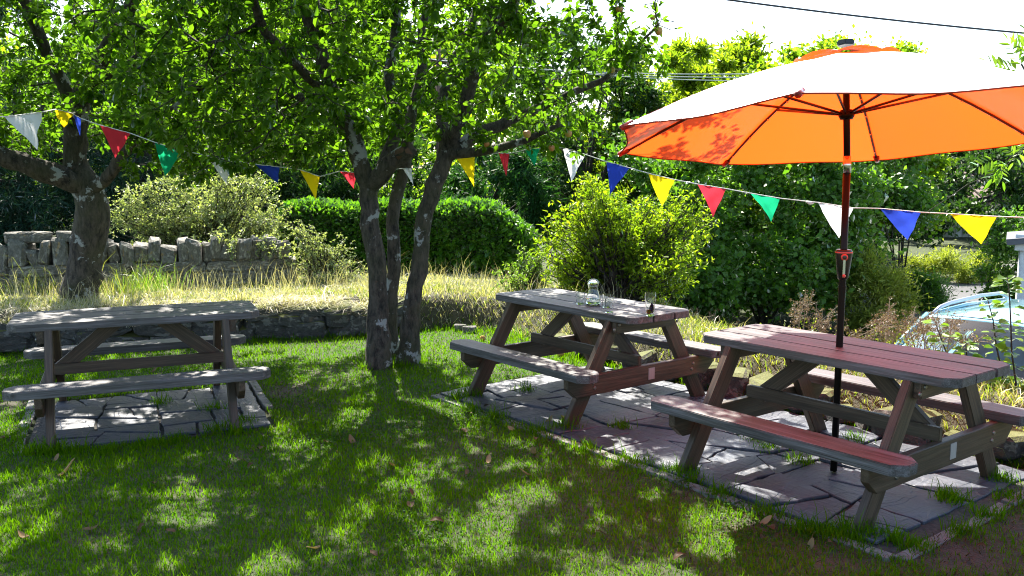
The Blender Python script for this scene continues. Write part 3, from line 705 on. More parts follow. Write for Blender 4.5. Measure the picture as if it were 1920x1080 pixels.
# ------------------------------------------------------------------ trees: space colonisation for the apple trees
def colonise(seeds, attr, step=.11, infl=1.1, kill=.2, iters=70, trop=(0, 0, .05)):
    pos, par, minr = [], [], []
    for pts, rad, pidx in seeds:
        pts = [np.array(p, float) for p in pts]; L = [0]
        for q0, q1 in zip(pts[:-1], pts[1:]): L.append(L[-1] + np.linalg.norm(q1 - q0))
        n = max(2, int(L[-1] / step)); prev = -1
        if pidx is not None:
            prev = int(np.argmin([np.linalg.norm(pp - pts[0]) for pp in pos])); 
        ph = rng.uniform(0, 6.28, 2)
        for k in range(n + 1):
            s = L[-1] * k / n; m = min(np.searchsorted(L, s, side='right') - 1, len(pts) - 2)
            p = pts[m] + (pts[m + 1] - pts[m]) * ((s - L[m]) / (L[m + 1] - L[m])); u = k / n
            p = p + np.array([math.sin(s * 7 + ph[0]), math.sin(s * 6 + ph[1]), 0]) * .016 * min(1, 4 * u)
            if prev >= 0 and k == 0 and pidx is not None: continue
            pos.append(p); par.append(prev); minr.append(np.interp(u, np.linspace(0, 1, len(rad)), rad)); prev = len(pos) - 1
    pos = np.array(pos); A = attr.copy(); near = np.zeros(len(A), int); nd = np.full(len(A), 1e9)
    def upd(lo):
        nonlocal near, nd
        for k0 in range(lo, len(pos), 400):
            D = np.linalg.norm(A[:, None] - pos[None, k0:k0 + 400], axis=2); j = D.argmin(1); dm = D[np.arange(len(A)), j]; m = dm < nd
            near[m] = j[m] + k0; nd[m] = dm[m]
    upd(0); par = list(par); minr = list(minr)
    for it in range(iters):
        m = nd < infl
        if not m.any(): infl *= 1.3; continue
        dirs = nrm(A[m] - pos[near[m]]); acc = np.zeros((len(pos), 3)); cnt = np.zeros(len(pos)); np.add.at(acc, near[m], dirs); np.add.at(cnt, near[m], 1)
        idx = np.nonzero(cnt)[0]; v = nrm(acc[idx] / cnt[idx, None] + np.array(trop) + rng.normal(size=(len(idx), 3)) * .22)
        new = pos[idx] + v * step; lo = len(pos); pos = np.concatenate([pos, new]); par += list(idx); minr += [0.0] * len(idx)
        upd(lo); keep = nd > kill; A, near, nd = A[keep], near[keep], nd[keep]
        if len(A) < 5: break
    par = np.array(par); r = np.zeros(len(pos)); E = 2.35
    for k in range(len(pos) - 1, -1, -1):
        r[k] = max(r[k], .0042 ** E)
        if par[k] >= 0: r[par[k]] += r[k]
    r = r ** (1 / E); minr = np.array(minr); r = np.where(minr > 0, np.maximum(minr, np.minimum(r, minr * 1.15)), np.minimum(r, .05))
    return pos, par, r
def tree_tubes(pos, par, r, rmin=0, rmax=9):
    ch = [[] for _ in pos]
    for k, p in enumerate(par):
        if p >= 0: ch[p].append(k)
    V, Q = [], []
    starts = [(k, -1) for k in range(len(pos)) if par[k] < 0]
    while starts:
        k, p = starts.pop(); chain = ([p] if p >= 0 else []) + [k]
        while ch[k]:
            c = sorted(ch[k], key=lambda q: -r[q]); starts += [(q, k) for q in c[1:]]; k = c[0]; chain.append(k)
        if len(chain) < 2: continue
        R_ = r[chain].copy()
        if p >= 0: R_[0] = R_[1]
        if rmin <= R_[0] < rmax:
            P = pos[chain]; sd_ = 12 if R_[0] > .07 else 8 if R_[0] > .03 else 5 if R_[0] > .012 else 3
            if R_[0] > .05: P = P + rng.normal(size=P.shape) * .006
            tube_arrays(P, R_, sd_, V, Q)
    return V, Q
def crown_pts(n, c, rad, zlo, zhi, dens=None):
    out = []
    while len(out) < n:
        p = rng.uniform(-1, 1, 3); z = zlo + (zhi - zlo) * (p[2] + 1) / 2; u = (z - zlo) / (zhi - zlo)
        lim = (1 - max(0, (u - .35) / .65) ** 2.4) * (0.80 + .2 * min(1, u / .25))
        ang = math.atan2(p[1], p[0]); lump = 1 + .12 * math.sin(3 * ang + 1.7) + .08 * math.sin(5 * ang + 4 * u)
        if math.hypot(p[0], p[1]) < lim * lump and (dens is None or rng.random() < dens(u)): out.append((c[0] + p[0] * rad[0], c[1] + p[1] * rad[1], z + .16 * math.sin(2.1 * p[0] * rad[0]) * (1 - u)))
    return np.array(out)
def apple_tree(base, label, seeds, attr, lpn, extra=None):
    t = empty('apple_tree', base); tag(t, label, 'tree', 'old apple trees'); off = np.array(base)
    pos, par, r = colonise(seeds, attr)
    V, Q = tree_tubes(pos, par, r, .034); link('trunk', npmesh('trunk', np.concatenate(V) - off, [np.concatenate(Q)], smooth=True), M['bark'], t)
    V, Q = tree_tubes(pos, par, r, 0, .034); link('branches', npmesh('branches', np.concatenate(V) - off, [np.concatenate(Q)], smooth=True), M['twig'], t)['kind'] = 'stuff'
    tips = np.nonzero((r < .0145))[0]; P = pos[tips]; bd = nrm(P - pos[par[tips]])
    P = np.repeat(P, lpn, 0); bd = np.repeat(bd, lpn, 0); fn = lambda q, w: np.sin(q[:, 0] * w + 1.1) * np.sin(q[:, 1] * w * .9 + .4) * np.sin(q[:, 2] * w * 1.1 + 2.0)
    vn = fn(P, 4.6) + .7 * fn(P[:, [1, 2, 0]] + .3, 8.3) + .4 * fn(P + P[:, [2, 0, 1]] * .5, 6.1)
    S_d = np.array(SD); q2 = P - (P @ S_d)[:, None] * S_d; gap = np.sin(q2[:, 0] * 5.2 + 1.3 * np.sin(q2[:, 2] * 3.1)) * np.sin(q2[:, 2] * 6.0 + 1.7 * np.sin(q2[:, 0] * 2.3) + .8)  # leaf gaps added along the sun direction to shape sun flecks on the lawn
    kp = np.clip(.68 + 1.6 * vn, .12, 1) * np.where(gap > .48, np.where(P[:, 2] > 3.0, .06, .34), 1.0)
    keep = rng.random(len(P)) < kp; P, bd = P[keep], bd[keep]; n = len(P)
    for cx_, cy_ in ((50, 240), (120, 220), (215, 262), (312, 295), (412, 315), (505, 325), (582, 345)):
        c_ = gy(cx_, cy_, float(np.interp(cx_, [10, 140, 660], [6.9, 8.3, 8.3]))); tc = nrm((np.array([0, 0, CH]) - c_)[None])[0]; al = np.clip((P - c_) @ tc, 0, 1.3)
        m_ = np.linalg.norm(P - c_ - al[:, None] * tc, axis=1) > .17; P, bd = P[m_], bd[m_]
    n = len(P)
    D = nrm(bd * .5 + rdir(n) * .9 + np.array([0, 0, -.15])); P = P + bd * rng.uniform(-.06, .06, (n, 1)) + D * rng.uniform(.01, .05, (n, 1))
    N = nrm(rdir(n) * .75 + np.array([0, 0, .8])); L = rng.uniform(.036, .080, n); W = L * rng.uniform(.56, .75, n); print('leaves', n)
    cl = .5 + .5 * np.sin(P[:, 0] * 2.3 + 1) * np.sin(P[:, 1] * 2.9) * np.sin(P[:, 2] * 3.1)
    var = np.clip(rng.beta(2, 3, n) * .7 + .3 * cl, 0, 1)
    link('leaves', leaf_mesh('leaves', P - off, D, N, L, W, var), M['apple_leaf'], t)['kind'] = 'stuff'
    return t, pos, r
g_ = lambda x, y, Y: gy(x, y, Y)
S1 = [([gz(709, 690) + (0, 0, -.05), g_(712, 600, 8.0), g_(705, 500, 8.02), g_(697, 420, 8.05), g_(690, 350, 8.05)], [.130, .096, .082, .080, .080], None),
      ([gz(733, 668) + (0, 0, -.05), g_(733, 600, 8.45), g_(736, 500, 8.45), g_(740, 400, 8.45), g_(752, 330, 8.5), g_(770, 240, 8.6), g_(790, 120, 8.8), g_(800, 0, 9.0), g_(800, -120, 9.2)], [.080, .064, .060, .058, .055, .05, .04, .03, .02], None),
      ([gz(763, 683) + (0, 0, -.05), g_(770, 600, 8.12), g_(783, 500, 8.1), g_(798, 410, 8.1), g_(818, 330, 8.1), g_(838, 280, 8.1)], [.112, .084, .075, .074, .074, .072], None),
      ([g_(690, 350, 8.05), g_(665, 270, 7.95), g_(635, 190, 7.8), g_(600, 110, 7.6), g_(575, 20, 7.4), g_(560, -120, 7.2)], [.085, .07, .062, .055, .045, .03], 0),
      ([g_(690, 350, 8.05), g_(660, 265, 8.2), g_(600, 200, 8.5), g_(520, 160, 8.8), g_(430, 130, 9.2)], [.06, .05, .04, .03, .02], 0),
      ([g_(697, 345, 8.05), g_(735, 300, 7.9), g_(768, 280, 7.8)], [.085, .075, .07], 0),
      ([g_(710, 335, 8.0), g_(745, 230, 8.2), g_(730, 130, 8.3), g_(745, 0, 8.4), g_(750, -140, 8.3)], [.06, .052, .045, .04, .025], 0),
      ([g_(838, 280, 8.1), g_(875, 190, 7.9), g_(905, 90, 7.7), g_(930, 0, 7.5), g_(950, -150, 7.3)], [.075, .062, .055, .045, .03], 0),
      ([g_(830, 290, 8.1), g_(900, 250, 8.1), g_(990, 210, 8.1), g_(1060, 180, 8.0), g_(1130, 150, 7.9), g_(1200, 80, 7.8)], [.07, .055, .045, .036, .026, .015], 0),
      ([g_(832, 290, 8.1), g_(900, 285, 7.9), g_(980, 265, 7.7), g_(1050, 235, 7.5)], [.05, .04, .03, .02], 0),
      ([g_(838, 280, 8.1), g_(820, 200, 8.4), g_(860, 100, 8.7), g_(900, 0, 9.0), g_(930, -100, 9.3)], [.06, .05, .045, .04, .025], 0),
      ([g_(635, 190, 7.8), g_(560, 130, 7.4), g_(500, 60, 7.0), g_(450, -60, 6.6), g_(420, -200, 6.2)], [.045, .04, .035, .03, .02], 0),
      ([g_(905, 90, 7.7), g_(960, 20, 7.2), g_(990, -120, 6.7), g_(1000, -260, 6.3)], [.045, .038, .03, .02], 0)]
A1 = np.concatenate([crown_pts(3000, (-1.3, 8.1), (2.25, 2.3), 1.9, 4.7), crown_pts(900, (-1.0, 6.9), (2.1, 2.0), 3.35, 5.0), crown_pts(220, (.45, 7.9), (.55, .9), 2.0, 3.0), crown_pts(220, (-2.3, 8.6), (1.1, .8), 1.72, 2.4), crown_pts(130, (1.12, 7.8), (.32, .4), 2.55, 3.25)])
tree1, pos1, r1 = apple_tree((-1.1, 8.2, 0), 'three-stemmed apple tree growing from the open lawn, with small apples', S1, A1, 25)
st = link('cut_stub', tube('cut_stub', [g_(750, 290, 7.86) - np.array((-1.1, 8.2, 0)), g_(764, 282, 7.8) - np.array((-1.1, 8.2, 0)), g_(771, 279, 7.78) - np.array((-1.1, 8.2, 0))], [.060, .060, .046], 10), M['cutwood'], tree1)
AP = lathe('apple', [(0.0001, -.026), (.012, -.028), (.026, -.016), (.031, .004), (.026, .022), (.012, .029), (0.0001, .023)], 12); AP.materials.append(M['apple'])
for (px, py, Y) in ((1092, 222, 7.6), (1079, 247, 7.5), (1226, 52, 7.75), (1213, 36, 7.8), (1150, 20, 7.7), (1043, 262, 7.6), (1005, 170, 7.5), (940, 245, 7.6), (1145, 92, 7.8), (980, 256, 7.4)):
    w_ = gy(px, py, Y); nd_ = np.nonzero(r1 < .02)[0]; w_ = pos1[nd_[np.argmin(np.linalg.norm(pos1[nd_] - w_, axis=1))]] - np.array((-1.1, 8.2, 0))
    o = link('apple', AP, None, tree1); o.location = w_ - np.array((0, 0, .052)); link('apple_stalk', tube('apple_stalk', [w_, w_ - np.array((.004, 0, .030))], .0016, 4), M['twig'], tree1); o.scale = [random.uniform(.8, 1.1)] * 3
LB = gy(146, 565, 9.75)
S2 = [([LB + (0, 0, -.15), g_(146, 560, 9.75), g_(158, 500, 9.75), g_(172, 430, 9.75), g_(172, 390, 9.75), g_(160, 345, 9.7), g_(140, 310, 9.65)], [.21, .19, .175, .175, .175, .16, .13], None),
      ([g_(165, 350, 9.7), g_(110, 330, 9.5), g_(50, 305, 9.3), g_(-30, 285, 9.1), g_(-110, 240, 8.9), g_(-180, 160, 8.7)], [.13, .11, .10, .085, .07, .045], 0),
      ([g_(140, 310, 9.65), g_(140, 240, 9.6), g_(155, 180, 9.5), g_(185, 110, 9.4), g_(235, 40, 9.2), g_(270, -60, 9.0), g_(290, -200, 8.8)], [.12, .105, .09, .075, .06, .045, .03], 0),
      ([g_(150, 215, 9.6), g_(100, 130, 9.4), g_(70, 50, 9.2), g_(20, -40, 9.0), g_(0, -150, 8.7)], [.075, .065, .055, .045, .03], 0),
      ([g_(165, 360, 9.7), g_(205, 335, 9.5), g_(225, 290, 9.4), g_(280, 240, 9.2), g_(340, 190, 9.0), g_(400, 150, 8.8)], [.075, .06, .05, .042, .03, .02], 0),
      ([g_(170, 150, 9.45), g_(230, 130, 9.6), g_(320, 60, 9.8), g_(380, -40, 10.0)], [.06, .05, .04, .025], 0)]
A2 = np.concatenate([crown_pts(2200, (-4.55, 9.55), (2.5, 2.1), 2.05, 4.9), crown_pts(600, (-3.9, 8.3), (2.2, 1.9), 3.4, 5.0), crown_pts(300, (-3.1, 9.3), (.9, .9), 1.75, 2.9)])
tree2, pos2, r2 = apple_tree(tuple(LB), 'leaning apple tree with one thick lichened trunk on the bank behind the table', S2, A2, 25)

# ------------------------------------------------------------------ trees and shrubs built from leafy clumps
def blobs(n, c, rad, zlo, zhi, br, shape='dome'):
    out = []
    for k in range(n):
        for _ in range(60):
            p = rng.uniform(-1, 1, 3); u = (p[2] + 1) / 2
            lim = {'dome': (1 - max(0, (u - .45) / .55) ** 2.2) ** .5 if u < 1 else 0, 'cone': (1 - u) ** .8 + .05, 'fan': .35 + .65 * u ** .7 if u < .8 else .75}[shape]
            q = math.hypot(p[0], p[1])
            if q < lim and q > lim * .35: break
        out.append((c[0] + p[0] * rad[0], c[1] + p[1] * rad[1], zlo + (zhi - zlo) * u, br * rng.uniform(.65, 1.25)))
    return np.array(out)
def clump_leaves(B, n, L, W, flat=.75, up=.55, droop=0.0, fill=.45):
    k = rng.choice(len(B), n, p=B[:, 3] ** 2 / (B[:, 3] ** 2).sum()); d = rdir(n); d[:, 2] = np.abs(d[:, 2]) * np.where(rng.random(n) < .75, 1, -1)
    rr = B[k, 3] * np.abs(rng.normal(size=n) * .55 + .35); P = B[k, :3] + d * rr[:, None] * np.array([1, 1, flat])
    D = nrm(d * .6 + rdir(n) * .8 + np.array([0, 0, -droop])); N = nrm(d * .35 + rdir(n) * .6 + np.array([0, 0, up]))
    l = rng.uniform(.65, 1.2, n) * L; return P, D, N, l, l * W, np.clip(rng.beta(2, 2.5, n) * .75 + .25 * np.sin(k * 2.7) ** 2, 0, 1)
def bush(name, label, cat, base, B, n, L, W, mat, stems=6, group=None, six=False, r0=.03, **kw):
    t = empty(name, base); tag(t, label, cat, group); off = np.array(base)
    P, D, N, l, ww, var = clump_leaves(B, n, L, W, **kw)
    link('crown' if cat == 'tree' else 'foliage', leaf_mesh('crown', P - off, D, N, l, ww, var, .2, six), M[mat], t)['kind'] = 'stuff'
    V, Q = [], []; top = B[:, 2].max()
    order = rng.permutation(len(B))[:stems]
    if cat == 'tree':
        tr = np.array([off + (0, 0, -.1), off + (.05, .0, (top - off[2]) * .35), off + (-.03, .05, (top - off[2]) * .62)])
        tube_arrays(tr, [r0 * 1.25, r0, r0 * .6], 8, V, Q)
        link('trunk', npmesh('trunk', np.concatenate(V) - off, [np.concatenate(Q)], smooth=True), M['twig'], t); V, Q = [], []
    for k in order:
        b = B[k]; a = off + (0, 0, 0) if cat != 'tree' else off + (.05, 0, (top - off[2]) * rng.uniform(.2, .5))
        mid = a * .5 + b[:3] * .5 + np.array([0, 0, .12 * (b[2] - a[2])]) + rng.normal(size=3) * .06 * np.linalg.norm(b[:3] - a)
        tube_arrays(np.array([a, mid, b[:3]]), [r0 * .55, r0 * .35, r0 * .12], 5, V, Q)
    link('branches', npmesh('branches', np.concatenate(V) - off, [np.concatenate(Q)], smooth=True), M['twig'], t)['kind'] = 'stuff'
    return t
def spray(name, label, cat, base, targets, nt, mat, L, W, r0=.02, sub=5, subl=.2, lps=9, arch=.25, group=None, jit=.12, leafless=.35):
    """shrub of arching twigs: targets is a list of (x, y, z, spread)"""
    t = empty(name, base); tag(t, label, cat, group); off = np.array(base); V, Q = [], []; P, D, K = [], [], []
    for k in range(nt):
        b = targets[rng.integers(len(targets))]; e = np.array(b[:3]) + rng.normal(size=3) * b[3]; a = off + np.array([*(rng.normal(size=2) * .07), 0]); H = e[2] - a[2]
        m = a * .45 + e * .55 + np.array([0, 0, arch * abs(H)]) + rng.normal(size=3) * jit * .5; u = np.linspace(0, 1, 8)[:, None]; C = (1 - u) ** 2 * a + 2 * u * (1 - u) * m + u ** 2 * e
        C = C + rng.normal(size=C.shape) * .012 * np.minimum(u * 3, 1); tube_arrays(C, np.linspace(r0 * rng.uniform(.4, .9), .002, 8), 4, V, Q)
        for _ in range(sub):
            f = rng.uniform(leafless, 1); i0 = min(int(f * 7), 6); c = C[i0] + (C[i0 + 1] - C[i0]) * (f * 7 - i0); d = nrm((nrm((C[i0 + 1] - C[i0])[None])[0] * .6 + rdir(1)[0] * .9 + (0, 0, .2))[None])[0]; l = subl * rng.uniform(.4, 1.2); e2_ = c + d * l + np.array([0, 0, -.15 * l])
            tube_arrays(np.array([c, (c + e2_) / 2 + (0, 0, .03 * l), e2_]), [.0025, .002, .001], 3, V, Q); nn = max(2, int(lps * l / subl)); ff = np.sort(rng.random(nn))[:, None]
            P.append(c + (e2_ - c) * ff); D.append(nrm(d * .5 + rdir(nn) * .9)); K.append(np.full(nn, rng.random()))
    P, D, K = np.concatenate(P), np.concatenate(D), np.concatenate(K); n = len(P); l = L * rng.uniform(.6, 1.2, n)
    link('foliage', leaf_mesh('foliage', P - off, D, nrm(rdir(n) * .6 + (0, 0, .7)), l, l * W, np.clip(.55 * rng.beta(2, 2.5, n) + .45 * K, 0, 1), .2, True), M[mat], t)['kind'] = 'stuff'
    link('branches', npmesh('branches', np.concatenate(V) - off, [np.concatenate(Q)], smooth=True), M['twig'], t)['kind'] = 'stuff'; print(name, n)
    return t
def hz(x, y): return float(height(np.array([x]), np.array([y]))[0])
def px_tree(label, px, Y, ytop, hw, mat, n, L, W=.5, nb=45, br=.7, shape='dome', zlo=None, group='trees beyond the garden', dep=None, **kw):
    p = gy(px, 319, Y); zt = gy(px, ytop, Y)[2]; zb = hz(p[0], Y); lo = zb + .8 if zlo is None else zlo
    B = blobs(int(nb * 1.9), (p[0], Y), (hw, dep or hw), lo, zt - br * .3, br * .66, shape)
    return bush('tree', label, 'tree', (p[0], Y, zb), B, n, L, W, mat, 9, group, r0=.05 + .012 * (zt - zb), **kw)
# broadleaves and conifers, left to right
px_tree('dark spruce standing behind the far end of the stone wall', -110, 15.5, -60, 1.8, 'spruce', 20000, .20, .12, 50, .55, 'cone', zlo=.2, droop=.5, up=.3)
px_tree('blue-green spruce standing behind the stone wall, left of the leaning apple tree', 40, 17, -120, 2.0, 'spruce', 26000, .20, .12, 60, .55, 'cone', zlo=.4, droop=.5, up=.3)
px_tree('dark spruce between the leaning apple tree and the wall-top shrub', 270, 19, -160, 2.2, 'spruce', 26000, .20, .12, 60, .6, 'cone', zlo=.4, droop=.5, up=.3)
px_tree('bright green maple seen through the leaning apple tree', 150, 25, -140, 4.2, 'broad', 22000, .17, .7, 60, 1.0, zlo=.5)
px_tree('bright green sycamore seen between the two apple trees', 480, 24, -120, 3.6, 'broad', 24000, .16, .7, 60, .95, zlo=.6)
px_tree('green lime tree seen through the three-stemmed apple tree', 760, 27, -110, 4.0, 'broad', 22000, .17, .7, 60, 1.0, zlo=.6)
px_tree('dark fir behind the clipped laurel hedge', 660, 19, 200, 1.9, 'dark', 14000, .16, .3, 40, .5, zlo=.3)
px_tree('dark green cypress with drooping fronds beyond the hedge end', 920, 17.5, 262, 1.35, 'cypress', 18000, .16, .22, 48, .38, zlo=.2, droop=.4)
px_tree('tall shadowy yew rising behind the yellow-green shrub', 1090, 21, 40, 1.9, 'dark', 22000, .13, .45, 60, .6, zlo=.2)
px_tree('yellow-green ash tree with feathery top beside the wires', 1235, 23, 30, 2.0, 'ash', 36000, .20, .35, 42, .5, zlo=.5)
px_tree('smaller yellow-green ash tree between the wires and the parasol edge', 1350, 24, 62, 1.9, 'ash', 34000, .20, .35, 40, .5, zlo=.5)
px_tree('leafy ash standing between the two feathery ash trees', 1300, 26, 84, 2.0, 'ash', 34000, .19, .4, 44, .6, zlo=.5)
px_tree('pale alder rising just above the parasol left slope', 1490, 22.5, 84, 1.7, 'broad', 30000, .14, .7, 45, .55, zlo=.6)
px_tree('round-topped alder showing above the parasol vent', 1585, 21, 40, 1.95, 'broad', 34000, .12, .7, 45, .55, zlo=.6)
px_tree('alder sapling filling the gap below the parasol edge', 1450, 19.5, 115, 1.6, 'ash', 26000, .14, .6, 36, .5, zlo=.4)
px_tree('dark oak beyond the barn at the lane bend', 1880, 36, 215, 4.2, 'dark', 22000, .22, .6, 55, 1.0, zlo=-.4)
px_tree('dark holm oak behind the hazel on the lane', 1650, 30, 250, 2.2, 'dark', 12000, .20, .6, 40, .8, zlo=-.5)
# woodland far behind, one mass
B = np.concatenate([blobs(12, (x, 46 + (k % 3) * 3), (4, 3), -.5, 9 if x < 4 else 4.6, 1.9) for k, x in enumerate(range(-26, 34, 4))])
P, D, N, l, ww, var = clump_leaves(B, 42000, .48, .7)
tag(link('woodland', leaf_mesh('woodland', P, D, N, l, ww, var, .2, False), M['dark']), 'distant dark wood closing the view behind all the trees', 'woodland', kind='stuff')
# hazel by the lane
pc = gy(1440, 319, 16.5); hb = hz(pc[0], 16.5)
B = blobs(170, (pc[0], 16.5), (2.05, 1.5), hb + .35, 3.1, .40); bush('hazel_bush', 'large dense dark green hazel by the lane, behind the parasol pole', 'shrub', (pc[0], 16.5, hb), B, 44000, .115, .8, 'hazel', 10, r0=.06)
pc = gy(1255, 319, 15.5); hb = hz(pc[0], 15.5)
B = blobs(76, (pc[0], 15.5), (1.1, 1.1), hb + .3, 2.7, .33); bush('hazel_bush', 'sunlit hazel standing between the yellow-green shrub and the dark hazel', 'shrub', (pc[0], 15.5, hb), B, 20000, .11, .8, 'hazel', 8, r0=.05)
pc = gy(1700, 319, 19); hb = hz(pc[0], 19)
B = blobs(44, (pc[0] - .75, 19), (1.15, 1.1), .55, 2.3, .40); bush('hazel_bush', 'overhanging hazel with low boughs beside the barn view', 'shrub', (pc[0], 19, hb), B, 17000, .11, .8, 'hazel', 8, r0=.05)
# yellow-green shrub
pc = gy(1165, 319, 9.9); hb = hz(pc[0], 9.9)
TG = [(*gy(x, y, 9.9 + rng.normal() * .35), .09) for x, y in [(1030, 430), (1050, 400), (1075, 375), (1100, 365), (1130, 372), (1160, 380), (1190, 385), (1220, 390), (1250, 385), (1280, 390), (1305, 400), (1325, 420), (1310, 450), (1290, 480), (1260, 500), (1040, 460), (1030, 490), (1060, 510), (1100, 430), (1150, 430), (1200, 430), (1240, 440), (1100, 480), (1150, 470), (1200, 480), (1090, 350), (1110, 345), (1270, 520), (1050, 530), (1180, 410), (1080, 410), (1230, 415)]]
spray('yellow_shrub', 'sunlit yellow-green shrub with dark stems behind the jug', 'shrub', (pc[0], 9.9, hb), TG, 310, 'yshrub', .055, .42, .022, 9, .20, 9, .12)
# cotoneaster sprays over and beside the wall
pc = gy(380, 319, 12.0)
TG = [(*gy(x, y, 12 + rng.normal() * .25), .08) for x, y in ((225, 390), (240, 375), (265, 360), (290, 345), (310, 340), (340, 345), (360, 360), (390, 350), (415, 340), (440, 333), (465, 335), (490, 345), (510, 365), (525, 390), (535, 420), (500, 400), (460, 390), (420, 385), (380, 390), (340, 395), (300, 390), (260, 410), (220, 425), (300, 425), (360, 430), (420, 430), (480, 435), (530, 445), (250, 440), (330, 440))] + [(*gy(x, y, 11.0 + rng.normal() * .1), .05) for x, y in ((440, 450), (480, 460), (510, 455), (530, 470), (535, 490), (400, 448))]
spray('cotoneaster', 'pale small-leaved cotoneaster sprawling over the top of the stone wall', 'shrub', (pc[0], 12.1, .3), TG, 300, 'cotoneaster', .038, .62, .010, 9, .24, 14, .30, leafless=.2)
pc = gy(610, 319, 11.1)
TG = [(*gy(x, y, 11.1 + rng.normal() * .2), .06) for x, y in ((570, 470), (590, 440), (600, 500), (625, 480), (640, 500), (655, 520), (580, 520), (610, 530), (640, 470), (560, 430), (670, 490), (565, 500))]
spray('cotoneaster', 'pale cotoneaster sprays in front of the hedge beside the wall end', 'shrub', (pc[0], 11.1, .35), TG, 90, 'cotoneaster', .030, .62, .012, 7, .20, 12, .3, leafless=.2)
pc = gy(985, 319, 10.6)
TG = [(*gy(x, y, 10.6 + rng.normal() * .15), .06) for x, y in ((960, 500), (985, 480), (1010, 490), (1005, 515), (975, 520), (940, 520), (1020, 470), (950, 530), (1030, 525))]
spray('weed_clump', 'light green weed clump between the hedge end and the yellow-green shrub', 'plant', (pc[0], 10.6, .3), TG, 70, 'sapling', .045, .4, .008, 6, .12, 8, .2, leafless=.2)
# laurel hedge
def hedge():
    x0, x1 = gy(540, 319, 13)[0], gy(1000, 319, 13)[0]
    t = empty('laurel_hedge', ((x0 + x1) / 2, 13.2, .1)); tag(t, 'clipped glossy laurel hedge behind the three-stemmed apple tree', 'hedge'); off = np.array(t.location)
    zt = gy(700, 392, 12.6)[2]
    def surf(u, v):   # u along, v over the section: front bottom -> top -> back
        x = x0 + (x1 - x0) * u; e = np.clip((u - .80) / .2, 0, 1); top = zt - .42 * e ** 1.6 + .03 * np.sin(u * 19) ; hh = top - .1
        a = np.clip(v, 0, 1) * np.pi; dep = .75 * (1 - .35 * e ** 2)
        cx, sz = np.cos(a), np.sin(a); y = 13.2 - np.sign(cx) * np.abs(cx) ** .45 * dep; z = .1 + hh * np.abs(sz) ** .38
        return np.stack([x, y, z], -1)
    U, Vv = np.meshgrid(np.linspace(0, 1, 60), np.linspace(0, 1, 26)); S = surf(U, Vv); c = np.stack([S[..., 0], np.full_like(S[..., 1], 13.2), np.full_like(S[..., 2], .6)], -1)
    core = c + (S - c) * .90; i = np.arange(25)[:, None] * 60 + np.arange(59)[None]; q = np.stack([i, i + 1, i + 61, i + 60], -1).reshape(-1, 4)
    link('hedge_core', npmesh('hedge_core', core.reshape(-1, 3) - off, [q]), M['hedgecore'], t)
    n = 26000; u, v = rng.random(n), rng.random(n) * .72; P = surf(u, v); c = np.stack([P[:, 0], np.full(n, 13.2), np.full(n, .6)], -1); out = nrm(P - c)
    P = P - out * (rng.random((n, 1)) ** 1.5) * .12 + rdir(n) * .02; endm = u > .97
    D = nrm(out * .7 + rdir(n) * .8 + np.array([0, 0, .25])); N = nrm(out * .6 + rdir(n) * .5 + np.array([0, 0, .5])); L = rng.uniform(.09, .16, n)
    link('foliage', leaf_mesh('foliage', P - off, D, N, L, L * .45, rng.beta(2, 2.5, n), .15, True), M['laurel'], t)['kind'] = 'stuff'
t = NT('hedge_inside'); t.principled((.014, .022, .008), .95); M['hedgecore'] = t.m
hedge()
# verge bushes along the lane
for k, (px, Y, yt, hw, lab) in enumerate(((1655, 15.6, 485, .62, 'sunlit grassy bramble mound at the foot of the dark hazel'), (1800, 24, 470, 1.2, 'sunlit grassy mound on the lane verge below the barn'), (1735, 19, 515, .45, 'shaded low bramble between the two sunlit verge mounds'))):
    p = gy(px, 319, Y); B = blobs(40, (p[0], Y), (hw, hw * .7), ROAD_Z, gy(px, yt, Y)[2], .28)
    bush('bramble_bush', lab, 'bush', (p[0], Y, hz(p[0], Y)), B, 13000, .12, .22, 'verge' if k < 2 else 'hazel', 6, r0=.02, up=.8)
p = gy(1905, 319, 17); B = blobs(36, (p[0] , 17), (.50, .5), ROAD_Z + .3, gy(1885, 385, 17)[2], .26)
bush('elder_bush', 'light green elder bush in front of the whitewashed shed corner', 'shrub', (p[0], 17, hz(p[0], 17)), B, 11000, .085, .6, 'hazel', 8, r0=.03)

# ------------------------------------------------------------------ grass
def in_view(X, Y, m=1.2): return (np.abs(X) < Y * .575 + m)
def scatter(n, x0, x1, y0, y1): return rng.uniform(x0, x1, n), rng.uniform(y0, y1, n)
X, Y = scatter(1380000, -7.5, 5.5, 2.6, 10.3); s = sdist(X, Y)
dens = np.clip(1.25 - .105 * Y, .28, 1.0) * np.clip(1.12 - 1.15 * soil_at(X, Y) - .25 * (np.sin(X * 2.3 + Y) * np.sin(Y * 3.1 - X) > .35), .04, 1)
ok = in_view(X, Y, .9) & (s < .05) & ~inpad(X, Y, .03) & (rng.random(len(X)) < dens * .72); X, Y = X[ok], Y[ok]
n = len(X); patch = .5 + .5 * np.sin(X * 4.1 + 2 * np.sin(Y * 1.9)) * np.sin(Y * 3.7 + 1.1)
H = rng.gamma(6, .0046, n) * (.8 + .5 * patch); H *= 1 + .9 * np.exp(-((sdist(X, Y)) / .25) ** 2)
var = np.clip(rng.beta(2, 3, n) * .8 + .3 * patch - .1, 0, 1); Z = height(X, Y) - .004
gb = link('grass', blade_mesh('grass', np.stack([X, Y, Z], 1), H, rng.uniform(.0024, .0044, n) * (1 + .10 * Y), rng.uniform(.1, .9, n), var), M['lawn']); tag(gb, 'short green lawn dappled by the apple trees', 'grass', kind='stuff')
print('lawn blades', n)
